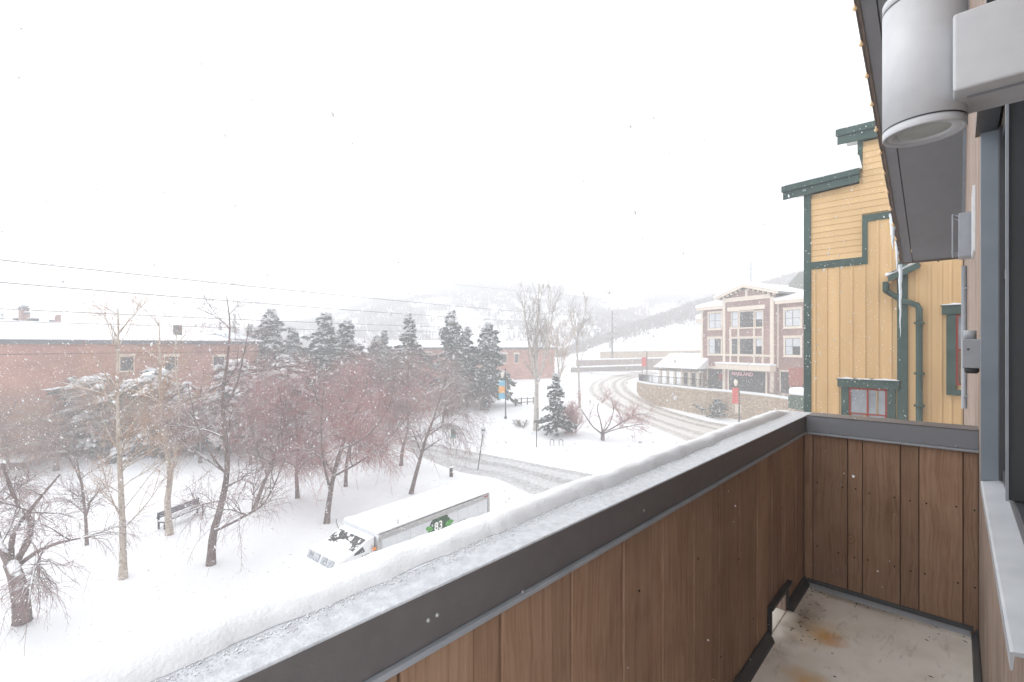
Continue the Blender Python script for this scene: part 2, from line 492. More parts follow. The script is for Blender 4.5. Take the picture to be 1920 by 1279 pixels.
def road_mat(name, tracks, snowc, tarc, dens, flr=0.0):
    m = bpy.data.materials.new(name); m.use_nodes = True
    N, L = m.node_tree.nodes, m.node_tree.links
    b = N["Principled BSDF"]; b.inputs["Roughness"].default_value = .55
    uv = N.new("ShaderNodeUVMap"); sp = N.new("ShaderNodeSeparateXYZ"); L.new(uv.outputs[0], sp.inputs[0])
    tc = N.new("ShaderNodeTexCoord")
    nz = N.new("ShaderNodeTexNoise"); nz.inputs["Scale"].default_value = .9; nz.inputs["Detail"].default_value = 6
    L.new(tc.outputs["Object"], nz.inputs["Vector"])
    wob = N.new("ShaderNodeMath"); wob.operation = 'MULTIPLY_ADD'; wob.inputs[1].default_value = .06; 
    L.new(nz.outputs["Fac"], wob.inputs[0]); L.new(sp.outputs[1], wob.inputs[2])
    r = N.new("ShaderNodeValToRGB"); r.color_ramp.interpolation = 'EASE'
    e = r.color_ramp.elements
    e[0].position = 0; e[0].color = (0, 0, 0, 1); e[1].position = 1; e[1].color = (0, 0, 0, 1)
    for p, w, v in tracks:
        for q, c in ((p-w, flr), (p, v), (p+w, flr)):
            k_ = e.new(min(.999, max(.001, q+.03))); k_.color = (c, c, c, 1)
    L.new(wob.outputs[0], r.inputs[0])
    st = N.new("ShaderNodeMapping"); st.inputs["Scale"].default_value = (2.5, 90, 1); L.new(uv.outputs[0], st.inputs[0])
    n2 = N.new("ShaderNodeTexNoise"); n2.inputs["Scale"].default_value = 1; n2.inputs["Detail"].default_value = 5; L.new(st.outputs[0], n2.inputs["Vector"])
    n3 = N.new("ShaderNodeTexNoise"); n3.inputs["Scale"].default_value = 3.5; n3.inputs["Detail"].default_value = 6; L.new(tc.outputs["Object"], n3.inputs["Vector"])
    sm = N.new("ShaderNodeMath"); L.new(n2.outputs["Fac"], sm.inputs[0]); L.new(n3.outputs["Fac"], sm.inputs[1])
    mr = N.new("ShaderNodeMapRange"); mr.inputs[1].default_value = .7; mr.inputs[2].default_value = 1.25; mr.inputs[3].default_value = .35; mr.inputs[4].default_value = 1.25
    L.new(sm.outputs[0], mr.inputs[0])
    mu = N.new("ShaderNodeMath"); mu.operation = 'MULTIPLY'; mu.use_clamp = True; L.new(r.outputs[0], mu.inputs[0]); L.new(mr.outputs[0], mu.inputs[1])
    m2 = N.new("ShaderNodeMath"); m2.operation = 'MULTIPLY'; m2.inputs[1].default_value = dens; L.new(mu.outputs[0], m2.inputs[0])
    mx = N.new("ShaderNodeMix"); mx.data_type = 'RGBA'; mx.inputs[6].default_value = (*snowc, 1); mx.inputs[7].default_value = (*tarc, 1)
    L.new(m2.outputs[0], mx.inputs[0]); L.new(mx.outputs[2], b.inputs["Base Color"])
    bp = N.new("ShaderNodeBump"); bp.inputs["Strength"].default_value = .6; bp.inputs["Distance"].default_value = .06
    L.new(n3.outputs["Fac"], bp.inputs["Height"]); L.new(bp.outputs[0], b.inputs["Normal"])
    return m

def strip(name, LR, mat, dz, nw=14, crown=0.0):
    L_, R_ = LR
    n = len(L_)
    w = np.linspace(0, 1, nw)
    pts = L_[:, None, :]*(1-w[None, :, None])+R_[:, None, :]*w[None, :, None]
    z = gz0(pts[..., 0], pts[..., 1])+dz+crown*np.sin(pi*w)[None, :]-.35*((w < .001) | (w > .999))[None, :]
    v = np.concatenate([pts, z[..., None]], -1).reshape(-1, 3)
    d = np.r_[0, np.cumsum(np.linalg.norm(np.diff((L_+R_)/2, axis=0), axis=1))]
    uv = np.stack(np.broadcast_arrays(d[:, None]*.1, w[None, :]), -1).reshape(-1, 2)
    i = np.arange(n*nw).reshape(n, nw)
    f = np.stack([i[:-1, :-1], i[1:, :-1], i[1:, 1:], i[:-1, 1:]], -1).reshape(-1, 4)
    return tagp(mesh_np(name, v, f, mat, smooth=True, uv=uv), kind="structure")

SN = (.86, .875, .895)
strip("curving_road", RD[0], road_mat("slush_road", [(.12, .09, .8), (.31, .12, .9), (.47, .06, .5), (.62, .11, 1.0), (.83, .13, .95)], (.70, .685, .665), (.21, .185, .155), 1.0, .34), -.05, crown=.03)
strip("driveway", RD[1], road_mat("slush_driveway", [(.14, .17, 1.0), (.42, .20, 1.1), (.80, .14, .9)], (.72, .725, .735), (.25, .25, .255), .95, .62), -.05)
strip("side_street", RD[2], road_mat("snowy_street", [(.2, .08, .5), (.4, .08, .45), (.65, .08, .5)], SN, (.30, .29, .29), .8), -.05)
# hills behind, as height fields rising out of the snow
def hill(name, ridge, Yn, Yf, Yc, x0, x1, nx, ny, rough, back):
    rx = np.array([K(p[0])*Yc for p in ridge]); rz = np.array([E+(HY-p[1])/FP*Yc for p in ridge])
    xs = np.linspace(x0, x1, nx); ys = np.linspace(Yn, Yf, ny)
    X, Y = np.meshgrid(xs, ys)
    top = np.interp(X, rx, rz)
    q = np.clip((Y-Yn)/(Yc-Yn), 0, 1)
    q2 = np.clip((Y-Yc)/(Yf-Yc), 0, 1)
    base = gz0(X, Y)-1.5
    Z = base+(top-base)*(q**.8*(1-.15*q2*back))+rough*snoise(X*.12, Y*.13, 3)*np.clip(q*3, 0, 1)*(1-q*.6)
    v = np.stack([X, Y, Z], -1).reshape(-1, 3)
    i = np.arange(nx*ny).reshape(ny, nx)
    f = np.stack([i[:-1, :-1], i[:-1, 1:], i[1:, 1:], i[1:, :-1]], -1).reshape(-1, 4)
    o = tagp(mesh_np(name, v, f, SNOW, smooth=True), kind="structure")
    return lambda x, y: (lambda q_, t_, b_: b_+(t_-b_)*(q_**.8)+rough*snoise(x*.12, y*.13, 3)*np.clip(q_*3, 0, 1)*(1-q_*.6))(
        np.clip((y-Yn)/(Yc-Yn), 0, 1), np.interp(x, rx, rz), gz0(x, y)-1.5)

ridgeA = [(200, 640), (480, 622), (580, 602), (640, 588), (700, 566), (760, 549), (830, 537), (920, 530), (1000, 534), (1100, 542), (1250, 548), (1400, 556), (1700, 575)]
ridgeB = [(900, 690), (1040, 668), (1100, 645), (1160, 625), (1230, 600), (1300, 574), (1400, 545), (1500, 512), (1600, 488), (1800, 470)]
hA = hill("far_hill", ridgeA, 165, 390, 300, -240, 250, 90, 60, 5.0, 1)
hB = hill("near_hill", ridgeB, 122, 225, 168, 8, 210, 70, 40, 2.5, 1)

def brush(name, hf, n, sampler, hgt, mat, seed, label):
    r = np.random.default_rng(seed)
    x, y = sampler(r, n)
    z = hf(x, y)
    nb = 7
    h = hgt*r.uniform(.5, 1.3, (n, 1))*r.uniform(.6, 1, (n, nb))
    az = r.uniform(0, 2*pi, (n, nb)); lean = r.uniform(.1, .7, (n, nb))
    bx = x[:, None]+r.normal(0, .35*hgt, (n, nb)); by = y[:, None]+r.normal(0, .35*hgt, (n, nb))
    w = .07*hgt*r.uniform(.6, 1.4, (n, nb))
    b0 = np.stack([bx-w, by, np.broadcast_to(z[:, None], bx.shape)-.3], -1)
    b1 = np.stack([bx+w, by+.3*w, np.broadcast_to(z[:, None], bx.shape)-.3], -1)
    t = np.stack([bx+np.cos(az)*lean*h, by+np.sin(az)*lean*h, z[:, None]+h], -1)
    v = np.stack([b0, b1, t], 2).reshape(-1, 3)
    f = np.arange(len(v)).reshape(-1, 3)
    o = mesh_np(name, v, f, mat)
    return tagp(o, label, "brush", kind="stuff")
BRUSH = M("winter_brush", (.12, .10, .095), .9, (.19, .17, .165), .4)
def sA(r, n):
    x = r.uniform(-190, 130, n*3); y = r.uniform(175, 300, n*3)
    keep = (snoise(x*.16, y*.12, 5)+.5*snoise(x*.5, y*.4, 8)+r.normal(0, .35, n*3)) > -.05
    return x[keep][:n], y[keep][:n]
def sB(r, n):
    x = r.uniform(15, 150, n*5); y = r.uniform(126, 172, n*5)
    k = x/y
    s = snoise(x*.3, y*.28, 1)+r.normal(0, .3, n*5)+1.6*np.clip((y-152)/14, -.6, 1)
    keep = s > .35
    return x[keep][:n], y[keep][:n]
xa, ya = sA(np.random.default_rng(1), 10)
def brush2(name, hf, n, sampler, hgt, mat, seed, label):
    r = np.random.default_rng(seed); x, y = sampler(r, n)
    return brush(name, hf, len(x), lambda rr, k: (x, y), hgt, mat, seed+1, label)
brush2("hillside_brush", hA, 9500, sA, 2.6, BRUSH, 11, "grey leafless scrub scattered over the far white hill")
brush2("hillside_brush", hB, 3600, sB, 1.9, BRUSH, 12, "grey leafless scrub on the nearer hill behind the brick building")

# ------------------------------------------------------------------ balcony and own building (local axes: s along the wall, t out from it, z from the eye)
UX, UY = .6904, .7234
TH = atan2(UY, UX)
def ST(s, t, z):
    return np.array((s*UX-t*UY, s*UY+t*UX, E+z))
def s_of(x, t):
    k = K(x)
    return t*(UX*k+UY)/(UX-UY*k)
def t_of(x, s):
    k = K(x)
    return s*(UX-UY*k)/(UX*k+UY)
def z_of(y, s, t):
    return (HY-y)/FP*(s*UY+t*UX)

TW, TI, SE = -.08, .705, 3.42        # wall plane, inner parapet face, end wall
ZF, ZC, ZB = -1.51, -.44, -.553      # floor, cap top, fascia bottom
balc = empty("balcony", (0, 0, E), TH)
tagp(balc, "narrow balcony with brown plank parapet walls and dark metal coping in the foreground", "balcony")

# floor with its rust stains
fm = bpy.data.materials.new("stained_membrane"); fm.use_nodes = True
N, L = fm.node_tree.nodes, fm.node_tree.links
b = N["Principled BSDF"]; b.inputs["Roughness"].default_value = .55
tc = N.new("ShaderNodeTexCoord")
nz = N.new("ShaderNodeTexNoise"); nz.inputs["Scale"].default_value = 5; nz.inputs["Detail"].default_value = 7; L.new(tc.outputs["Object"], nz.inputs["Vector"])
r = N.new("ShaderNodeValToRGB"); e = r.color_ramp.elements
e[0].position = .34; e[0].color = (.74, .70, .625, 1); e[1].position = .6; e[1].color = (.86, .83, .765, 1)
L.new(nz.outputs["Fac"], r.inputs[0]); cur = r.outputs[0]
def stain(cur, s, t, rs, rt, col, st, seed):
    mp = N.new("ShaderNodeMapping"); mp.vector_type = 'POINT'
    mp.inputs["Location"].default_value = (-s/rs, -t/rt, 0); mp.inputs["Scale"].default_value = (1/rs, 1/rt, 0)
    L.new(tc.outputs["Object"], mp.inputs[0])
    n1 = N.new("ShaderNodeTexNoise"); n1.inputs["Scale"].default_value = 7; n1.inputs["Detail"].default_value = 5
    mo = N.new("ShaderNodeVectorMath"); mo.operation = 'ADD'; mo.inputs[1].default_value = (seed, seed, 0); L.new(tc.outputs["Object"], mo.inputs[0]); L.new(mo.outputs[0], n1.inputs["Vector"])
    vl = N.new("ShaderNodeVectorMath"); vl.operation = 'LENGTH'; L.new(mp.outputs[0], vl.inputs[0])
    a1 = N.new("ShaderNodeMath"); a1.operation = 'MULTIPLY_ADD'; a1.inputs[1].default_value = 1.8; L.new(n1.outputs["Fac"], a1.inputs[0]); L.new(vl.outputs["Value"], a1.inputs[2])
    mr = N.new("ShaderNodeMapRange"); mr.inputs[1].default_value = 1.75; mr.inputs[2].default_value = .85; mr.inputs[3].default_value = 0; mr.inputs[4].default_value = st
    L.new(a1.outputs[0], mr.inputs[0])
    mx = N.new("ShaderNodeMix"); mx.data_type = 'RGBA'; mx.inputs[7].default_value = (*col, 1)
    L.new(mr.outputs[0], mx.inputs[0]); L.new(cur, mx.inputs[6]); return mx.outputs[2]
cur = stain(cur, 2.88, .50, .11, .12, (.66, .27, .035), 1.0, 1)
cur = stain(cur, 2.88, .53, .24, .17, (.64, .44, .21), .6, 5)
cur = stain(cur, 2.42, .50, .15, .13, (.66, .37, .09), .85, 9)
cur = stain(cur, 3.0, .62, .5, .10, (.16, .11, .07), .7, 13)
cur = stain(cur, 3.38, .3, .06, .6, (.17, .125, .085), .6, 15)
nm = N.new("ShaderNodeMapping"); nm.inputs["Scale"].default_value = (3, 12, 1); nm.inputs["Rotation"].default_value = (0, 0, .5); L.new(tc.outputs["Object"], nm.inputs[0])
ns = N.new("ShaderNodeTexNoise"); ns.inputs["Scale"].default_value = 2.2; ns.inputs["Detail"].default_value = 8; ns.inputs["Distortion"].default_value = 1.2; L.new(nm.outputs[0], ns.inputs["Vector"])
sr = N.new("ShaderNodeMapRange"); sr.inputs[1].default_value = .60; sr.inputs[2].default_value = .68; sr.inputs[4].default_value = .26; L.new(ns.outputs["Fac"], sr.inputs[0])
sx = N.new("ShaderNodeMix"); sx.data_type = 'RGBA'; sx.inputs[7].default_value = (.20, .165, .13, 1); L.new(sr.outputs[0], sx.inputs[0]); L.new(cur, sx.inputs[6])
L.new(sx.outputs[2], b.inputs["Base Color"])
bp = N.new("ShaderNodeBump"); bp.inputs["Strength"].default_value = .3; bp.inputs["Distance"].default_value = .004; L.new(nz.outputs["Fac"], bp.inputs["Height"]); L.new(bp.outputs[0], b.inputs["Normal"])
MB().box(-1.3, SE+.13, TW, TI+.15, ZF-.2, ZF).build("floor", fm, balc)

HS0, HS1, HZ = 2.65, 3.0, -1.35      # drain opening through the long wall
w = MB()
w.box(-1.3, HS0, TI+.022, TI+.13, ZF, ZC-.03).box(HS1, SE+.13, TI+.022, TI+.13, ZF, ZC-.03).box(HS0, HS1, TI+.022, TI+.13, HZ, ZC-.03)
longwall = w.build("long_wall", M("wall_core", (.13, .065, .04), .9), balc)
endwall = MB().box(SE+.022, SE+.13, TW, TI+.022, ZF, ZC-.03).build("end_wall", M("wall_core", (.13, .065, .04), .9), balc)
# planks: wide and narrow boards by turns
edges = []
s = .63-2*.2525*4
while s < SE:
    edges += [s, s+.078]; s += .2525
edges = [q for q in edges if q > -1.25]
edges = edges + [SE]
for i in range(len(edges)-1):
    a, b_ = edges[i]+.002, edges[i+1]-.002
    if b_-a < .02: continue
    narrow = (b_-a) < .1
    pr = 0.004 if narrow else 0.0
    z0 = ZF+.004
    segs = [(a, b_, z0)]
    if b_ > HS0 and a < HS1:
        segs = []
        if a < HS0: segs.append((a, HS0, z0))
        segs.append((max(a, HS0), min(b_, HS1), HZ))
        if b_ > HS1: segs.append((HS1, b_, z0))
    for a2, b2, z2 in segs:
        if b2-a2 < .012: continue
        o = MB().box(a2, b2, TI+pr, TI+.022, z2, ZB+.02).build("plank", PLANK, longwall, bevel=.0025)
pxs = [1508, 1524, 1589, 1617, 1688, 1723, 1806, 1842]
tt = [t_of(x, SE) for x in pxs]
tt[0] = TI; tt[-1] = TW
for i in range(len(tt)-1):
    a, b_ = tt[i+1]+.002, tt[i]-.002
    pr = .004 if (i % 2 == 0) else 0
    MB().box(SE+pr, SE+.022, a, b_, ZF+.004, ZB+.02).build("plank", PLANK, endwall, bevel=.0025)
# nails on the end wall
nail = MB().lathe([(0, -.0), (.0042, 0), (.0036, .002), (0, .003)], n=8)
NAILM = M("rusty_nail", (.02, .016, .014), .5, metal=.6)
nm0 = None
for (x, y) in [(1532, 905), (1580, 914), (1604, 917), (1630, 925), (1677, 933), (1706, 939), (1737, 944), (1793, 950), (1827, 957),
               (1532, 1024), (1572, 1037), (1602, 1045), (1627, 1050), (1677, 1062), (1708, 1071), (1734, 1076), (1796, 1093), (1828, 1102)]:
    t = t_of(x, SE); z = z_of(y, SE, t)
    o = nail.build("nail", NAILM, endwall) if nm0 is None else bpy.data.objects.new("nail", nm0.data)
    if nm0 is None: nm0 = o
    else: COL.objects.link(o); o.parent = endwall
    o.location = (SE-.001, t, z); o.rotation_euler = (0, -pi/2, 0)
for s_, z_ in [(2.2, -.95), (1.75, -.8), (2.9, -.9), (2.4, -1.3), (1.3, -.75), (1.98, -1.28), (1.05, -.95)]:
    o = bpy.data.objects.new("nail", nm0.data); COL.objects.link(o); o.parent = longwall
    o.location = (s_, TI-.001, z_); o.rotation_euler = (pi/2, 0, 0)
# coping: fascia + top + light drip edge
CAPT = M("frosted_coping", (.46, .48, .51), .35, (.64, .67, .71), 60, bump=.3, bscale=220, lo=.3, hi=.7, spec=.4)
cap = MB(); cap.box(-1.3, SE+.16, TI-.014, TI-.004, ZB+.012, ZC-.004).build("rail_fascia", RAIL, balc, bevel=.002)
top = MB().box(-1.3, SE+.16, TI-.016, TI+.178, ZC-.006, ZC).build("rail_cap", CAPT, balc, bevel=.0025)
MB().box(-1.3, SE-.02, TI-.024, TI-.004, ZB, ZB+.0115).build("drip_edge", TRIM, balc, bevel=.002)
MB().box(SE-.014, SE-.004, TW+.0, TI-.016, ZB+.012, ZC-.003).build("end_rail_fascia", M("grey_end_fascia", (.185, .196, .218), .45, spec=.5), balc, bevel=.002)
MB().box(SE-.016, SE+.16, TW, TI-.018, ZC-.002, ZC+.003).build("end_rail_cap", RAIL, balc, bevel=.002)
MB().box(SE-.024, SE-.004, TW, TI-.026, ZB-.002, ZB+.0105).build("end_drip_edge", TRIM, balc, bevel=.002)
scr = MB().lathe([(0, .003), (.003, .0026), (.0036, .001), (.0048, 0)], n=10)
for (x, y) in [(803, 1163), (820, 1153), (1207, 957), (1480, 838), (980, 1110)]:
    s = s_of(x, TI-.014); z = z_of(y, s, TI-.014)
    o = scr.build("screw", ALU, balc, smooth=True); o.location = (s, TI-.0142, z); o.rotation_euler = (pi/2, 0, 0)
t = t_of(1793, SE); o = scr.build("screw", ALU, balc, smooth=True); o.location = (SE-.0142, t, z_of(836, SE, t)); o.rotation_euler = (0, -pi/2, 0)
# flashing along the floor
fl = MB()
fl.prism([(TI+.0, ZF), (TI-.034, ZF), (TI-.03, ZF+.012), (TI-.008, ZF+.05), (TI+.0, ZF+.05)], -1.3, HS0-.012, 'x')
fl.build("floor_flashing", DARKM, balc)
MB().prism([(TI+.0, ZF), (TI-.034, ZF), (TI-.03, ZF+.012), (TI-.008, ZF+.05), (TI+.0, ZF+.05)], HS1+.012, SE-.002, 'x').build("floor_flashing", DARKM, balc)
MB().prism([(SE, ZF), (SE-.03, ZF), (SE-.026, ZF+.01), (SE-.006, ZF+.022), (SE, ZF+.022)], TW+.03, TI-.036, 'y').build("end_floor_flashing", TRIM, balc)
MB().prism([(SE-.001, ZF+.0225), (SE-.012, ZF+.0225), (SE-.006, ZF+.045), (SE-.001, ZF+.045)], TW+.02, TI-.02, 'y').build("end_floor_flashing", DARKM, balc)
MB().prism([(TW+.001, ZF), (TW+.028, ZF), (TW+.024, ZF+.014), (TW+.006, ZF+.05), (TW+.001, ZF+.05)], -1.3, SE-.031, 'x').build("floor_flashing", DARKM, balc)
# drain surround
d = MB()
d.box(HS0-.018, HS1+.018, TI-.028, TI-.001, HZ-.004, HZ+.014)
d.box(HS0-.018, HS0+.0, TI-.02, TI-.001, ZF+.03, HZ-.004)
d.box(HS1, HS1+.018, TI-.012, TI-.001, ZF+.03, HZ-.004)
d.build("drain_surround", DARKM, balc, bevel=.002)
MB().box(HS1-.012, HS1-.001, TI, TI+.13, ZF+.002, HZ).build("drain_lining", SIDING, balc)
MB().box(HS0, HS1-.013, TI+.0, TI+.16, ZF+.0005, ZF+.004).build("drain_lining", fm, balc)
# debris on the floor
r = np.random.default_rng(3)
dv, df = [], []
for i in range(52):
    if i < 26: s, t = r.uniform(2.75, 3.4), TI-.05-abs(r.normal(0, .05))
    elif i < 44: s, t = SE-.04-abs(r.normal(0, .03)), r.uniform(TW+.05, TI-.05)
    else: s, t = r.uniform(1.9, 3.35), r.uniform(TW+.06, TI-.06)
    a = r.uniform(0, pi); l, wd = r.uniform(.004, .016), r.uniform(.0015, .004)
    c_, s_ = cos(a), sin(a); n0 = len(dv)
    for p, q, z in ((-l, 0, 0), (0, -wd, .001), (l, 0, 0), (0, wd, .001), (0, 0, .004)):
        dv.append((s+p*c_-q*s_, t+p*s_+q*c_, ZF+.001+z))
    df += [(n0, n0+1, n0+4), (n0+1, n0+2, n0+4), (n0+2, n0+3, n0+4), (n0+3, n0, n0+4)]
dm = MB(); dm.add(dv, df); o = dm.build("leaf_litter", M("dead_leaf", (.06, .04, .025), .9), balc); o["kind"] = "stuff"

# snow lying on the coping
def snow_ridge():
    r = np.random.default_rng(21)
    prof = np.array([(.0, .0), (.003, .007), (.007, .016), (.012, .024), (.018, .030), (.026, .0345), (.036, .0355), (.05, .031), (.068, .0235), (.085, .015), (.097, .004), (.10, -.02)])
    ss = np.linspace(-1.3, SE+.1, 620)
    n, k = len(ss), len(prof)
    def rough(m):
        "random curve along the rail, smoothed over m samples"
        q = np.convolve(r.normal(0, 1, n+8*m), np.hanning(2*m+3), 'same')[4*m:4*m+n]
        return q/q.std()
    edge = .077+.004*rough(60)+.0028*rough(22)+.0018*rough(8)+.0012*rough(3)
    amp = .92+.05*rough(70)+.035*rough(25)+.03*rough(9)
    edge = edge-.028*np.clip((1.0-ss)/1.2, 0, 1)
    endf = np.clip((SE+.1-ss)/.25, .25, 1)
    v = np.zeros((n, k, 3))
    v[:, :, 0] = ss[:, None]+r.normal(0, .0006, (n, k))
    v[:, :, 1] = TI+edge[:, None]+prof[None, :, 0]*(1+.42*np.clip((1.0-ss)/1.2, 0, 1))[:, None]+r.normal(0, .0004, (n, k))
    hz = r.normal(0, 1, (n, k)); big = r.normal(0, 1, (n, k))
    for _ in range(6): big = (big+np.roll(big, 1, 0)+np.roll(big, -1, 0))/2.2
    big *= .9/big.std()
    hz = (hz+np.roll(hz, 1, 0)+np.roll(hz, -1, 0))/1.7
    v[:, :, 2] = ZC+.001+prof[None, :, 1]*amp[:, None]*endf[:, None]+(hz*.0004+big*.0010)*(prof[None, :, 1] > .004)
    v[:, 0, 2] = ZC+.0005
    i = np.arange(n*k).reshape(n, k)
    f = np.stack([i[:-1, :-1], i[1:, :-1], i[1:, 1:], i[:-1, 1:]], -1).reshape(-1, 4)
    o = mesh_np("snow_ridge", v.reshape(-1, 3), f[:, ::-1], SNOWF, smooth=True)
    o.location = (0, 0, E); o.rotation_euler = (0, 0, TH)
    tagp(o, "rounded ridge of fresh snow lying along the balcony coping", "snow", kind="stuff")
    # crumbs of frozen snow on the bare strip
    n = 3200
    s = np.r_[r.uniform(-1.2, 1.6, 2000), r.uniform(-1.2, SE, 1200)]
    ed = .078-.028*np.clip((1.0-s)/1.2, 0, 1)
    q = ed*(1-np.abs(r.normal(0, .26, n)))
    q = np.clip(q, .004, .09)
    sz = r.uniform(.0008, .0030, n)*(.35+.8*(q/.08))
    o8 = np.array([(1, 0, 0), (-1, 0, 0), (0, 1, 0), (0, -1, 0), (0, 0, .7), (0, 0, -.3)])
    V = o8[None]*sz[:, None, None]*r.uniform(.5, 1.5, (n, 6, 1))
    V[:, :, 0] += s[:, None]; V[:, :, 1] += TI+q[:, None]; V[:, :, 2] += ZC+.0006
    F8 = np.array([(0, 2, 4), (2, 1, 4), (1, 3, 4), (3, 0, 4), (2, 0, 5), (1, 2, 5), (3, 1, 5), (0, 3, 5)])
    F = (F8[None]+6*np.arange(n)[:, None, None]).reshape(-1, 3)
    o2 = mesh_np("snow_crumbs", V.reshape(-1, 3), F, SNOWF, parent=o)
    o2["kind"] = "stuff"
snow_ridge()

# --- own building: wall, gable soffit, window
bld = empty("balcony_building", (0, 0, E), TH)
tagp(bld, "brown sided building on the right with sloping grey soffit and window", "building")
S1 = 11.0
SB = .45                              # unseen near end of the building, cut short to let skylight onto the balcony
SW0, SW1, ZS, ZH = .95, 2.28, -.46, .73
SEV, ZEV, SLP, TOV = 11.2, 1.54, .377, .75
zs = lambda s: ZEV+SLP*(SEV-s)
core = MB()
core.prism([(SB, -E), (S1, -E), (S1, zs(S1)), (SB, zs(SB))], -6, -.30, 'y')
core.build("wall", SIDING, bld)
w = MB()
w.prism([(SB+.002, -E), (SW0, -E), (SW0, zs(SW0)), (SB+.002, zs(SB))], -.2995, TW-.018, 'y')
w.prism([(SW1, -E), (S1-.002, -E), (S1-.002, zs(S1)), (SW1, zs(SW1))], -.2995, TW-.018, 'y')
w.prism([(SW0, ZH), (SW1, ZH), (SW1, zs(SW1)), (SW0, zs(SW0))], -.2995, TW-.018, 'y')
w.prism([(SW0, -E), (SW1, -E), (SW1, ZS-.03), (SW0, ZS-.03)], -.2995, TW-.018, 'y')
wall = w.build("wall", SIDING, bld)
s = SB
while s < S1-.05:
    a, b_ = s+.002, min(s+.19-.002, S1-.001)
    cuts = [(ZF if s < SE else -2.6, zs(b_)-.01)]
    if b_ > SW0-.04 and a < SW1+.02:
        cuts = [(ZF+.002, ZS-.02), (ZH+.05, zs(b_)-.01)]
    for z0, z1 in cuts:
        MB().box(a, b_, TW-.0175, TW, z0, z1).build("siding_board", SIDING, wall)
    s += .19
# window
win = MB()
win.box(SW1, SW1+.02, TW-.02, -.058, ZS-.01, ZH+.02)           # far jamb trim proud of the wall
win.box(SW1-.004, SW1+.0, -.104, -.060, ZS, ZH)                # jamb reveal facing the camera
win.build("window_frame", TRIMB, bld)
hd = MB().box(SW0, SW1+.03, -.105, -.045, ZH, ZH+.03).build("window_head", DARKF, bld)
sash = MB()
sash.box(SW1-.04, SW1-.005, -.135, -.100, ZS+.01, ZH-.002)
sash.box(SW0, SW1-.041, -.135, -.108, ZS+.01, ZS+.05)
sash.box(SW0, SW1-.041, -.135, -.108, ZH-.04, ZH-.002)
sash.box(1.80, 1.845, -.135, -.098, ZS+.051, ZH-.041)
sash.box(1.85, SW1-.042, -.132, -.112, .22, .25)
sash.build("window_sash", DARKF, bld, bevel=.002)
MB().box(1.785, 1.799, -.0975, -.092, ZS+.051, ZH-.041).build("sash_edge_strip", TRIM, bld)
MB().box(SW0, SW1-.042, -.130, -.127, ZS+.052, ZH-.042).build("pane", GLASS, bld)
sl = MB()
sl.prism([(-.135, ZS+.009), (-.062, ZS-.006), (-.058, ZS-.008), (-.058, ZS-.035), (-.061, ZS-.035), (-.063, ZS-.012), (-.135, ZS-.003)], 1.04, SW1+.02, 'x')
sl.build("window_sill", M("sill_metal", (.36, .38, .41), .4, (.43, .45, .48), 9, spec=.5), bld)
# soffit
def slope_box(mb, s0, s1, t0, t1, d0, d1):
    p = []
    for dd in (d0, d1):
        for ss, tq in ((s0, t0), (s1, t0), (s1, t1), (s0, t1)):
            p.append((ss, tq, zs(ss)+dd))
    return mb.hexa(p)
slope_box(MB(), SB-.5, SEV, TW+.03, .585, 0, .05).build("soffit_panel", SOFF, bld)
slope_box(MB(), SB-.5, SEV, .597, .72, -.012, .05).build("soffit_border", SOFF, bld)
slope_box(MB(), SB-.5, SEV-.005, TW-.02, TW+.029, -.03, .05).build("soffit_edge_strip", TRIMB, bld)
slope_box(MB(), SB-.5, SEV+.01, .722, .745, -.03, .16).build("rake_board", FASC, bld)
slope_box(MB(), SB-.5, SEV+.012, .747, .775, .02, .24).build("rake_board", M("rake_brown", (.13, .095, .075), .7), bld)
MB().box(SEV, SEV+.03, TW-.0, .721, ZEV-.035, ZEV+.16).build("eave_board", FASC, bld)
slope_box(MB(), SB-.5, SEV+.06, -6, .80, .25, .30).build("roof", DARKM, bld)
slope_box(MB(), SB-.5, SEV+.05, -6, .79, .301, .42).build("roof_snow", SNOWF, bld, bevel=.05)
for (x, y) in [(1760, 493)]:
    MB().box(SEV-.02, SEV-.001, t_of(1758, SEV)-.02, t_of(1758, SEV), ZEV-.06, ZEV-.036).build("soffit_bracket", DARKM, bld)
# corner post of the wall at the far end + downpipe
MB().box(S1-.10, S1+.01, TW+.001, TW+.014, -3, zs(S1)-.02).build("corner_board", FASC, bld)

# string of warm bulbs along the rake
lights = empty("string_lights", (0, 0, E), TH)
tagp(lights, "string of small round amber bulbs clipped along the rake edge of the roof", "string lights")
pts = [(s, .755, zs(s)-.03+.012*sin(s*7)) for s in np.linspace(SB-.4, SEV, 90)]
MB().tube(pts, .006, 6).build("cord", M("brown_cord", (.05, .035, .03), .7), lights)
BULB = M("amber_bulb", (.72, .50, .27), .25, spec=.6)
bm_ = MB().lathe([(.005, .028), (.011, .023), (.011, .0), (.018, -.006), (.024, -.021), (.02, -.037), (.0, -.046)], n=12)
b0 = bm_.build("bulb", BULB, lights, smooth=True)
for i, s in enumerate(np.arange(4.6, SEV, .44)):
    o = b0 if i == 0 else bpy.data.objects.new("bulb", b0.data)
    if i: COL.objects.link(o); o.parent = lights
    o.location = (s, .765, zs(s)-.035)

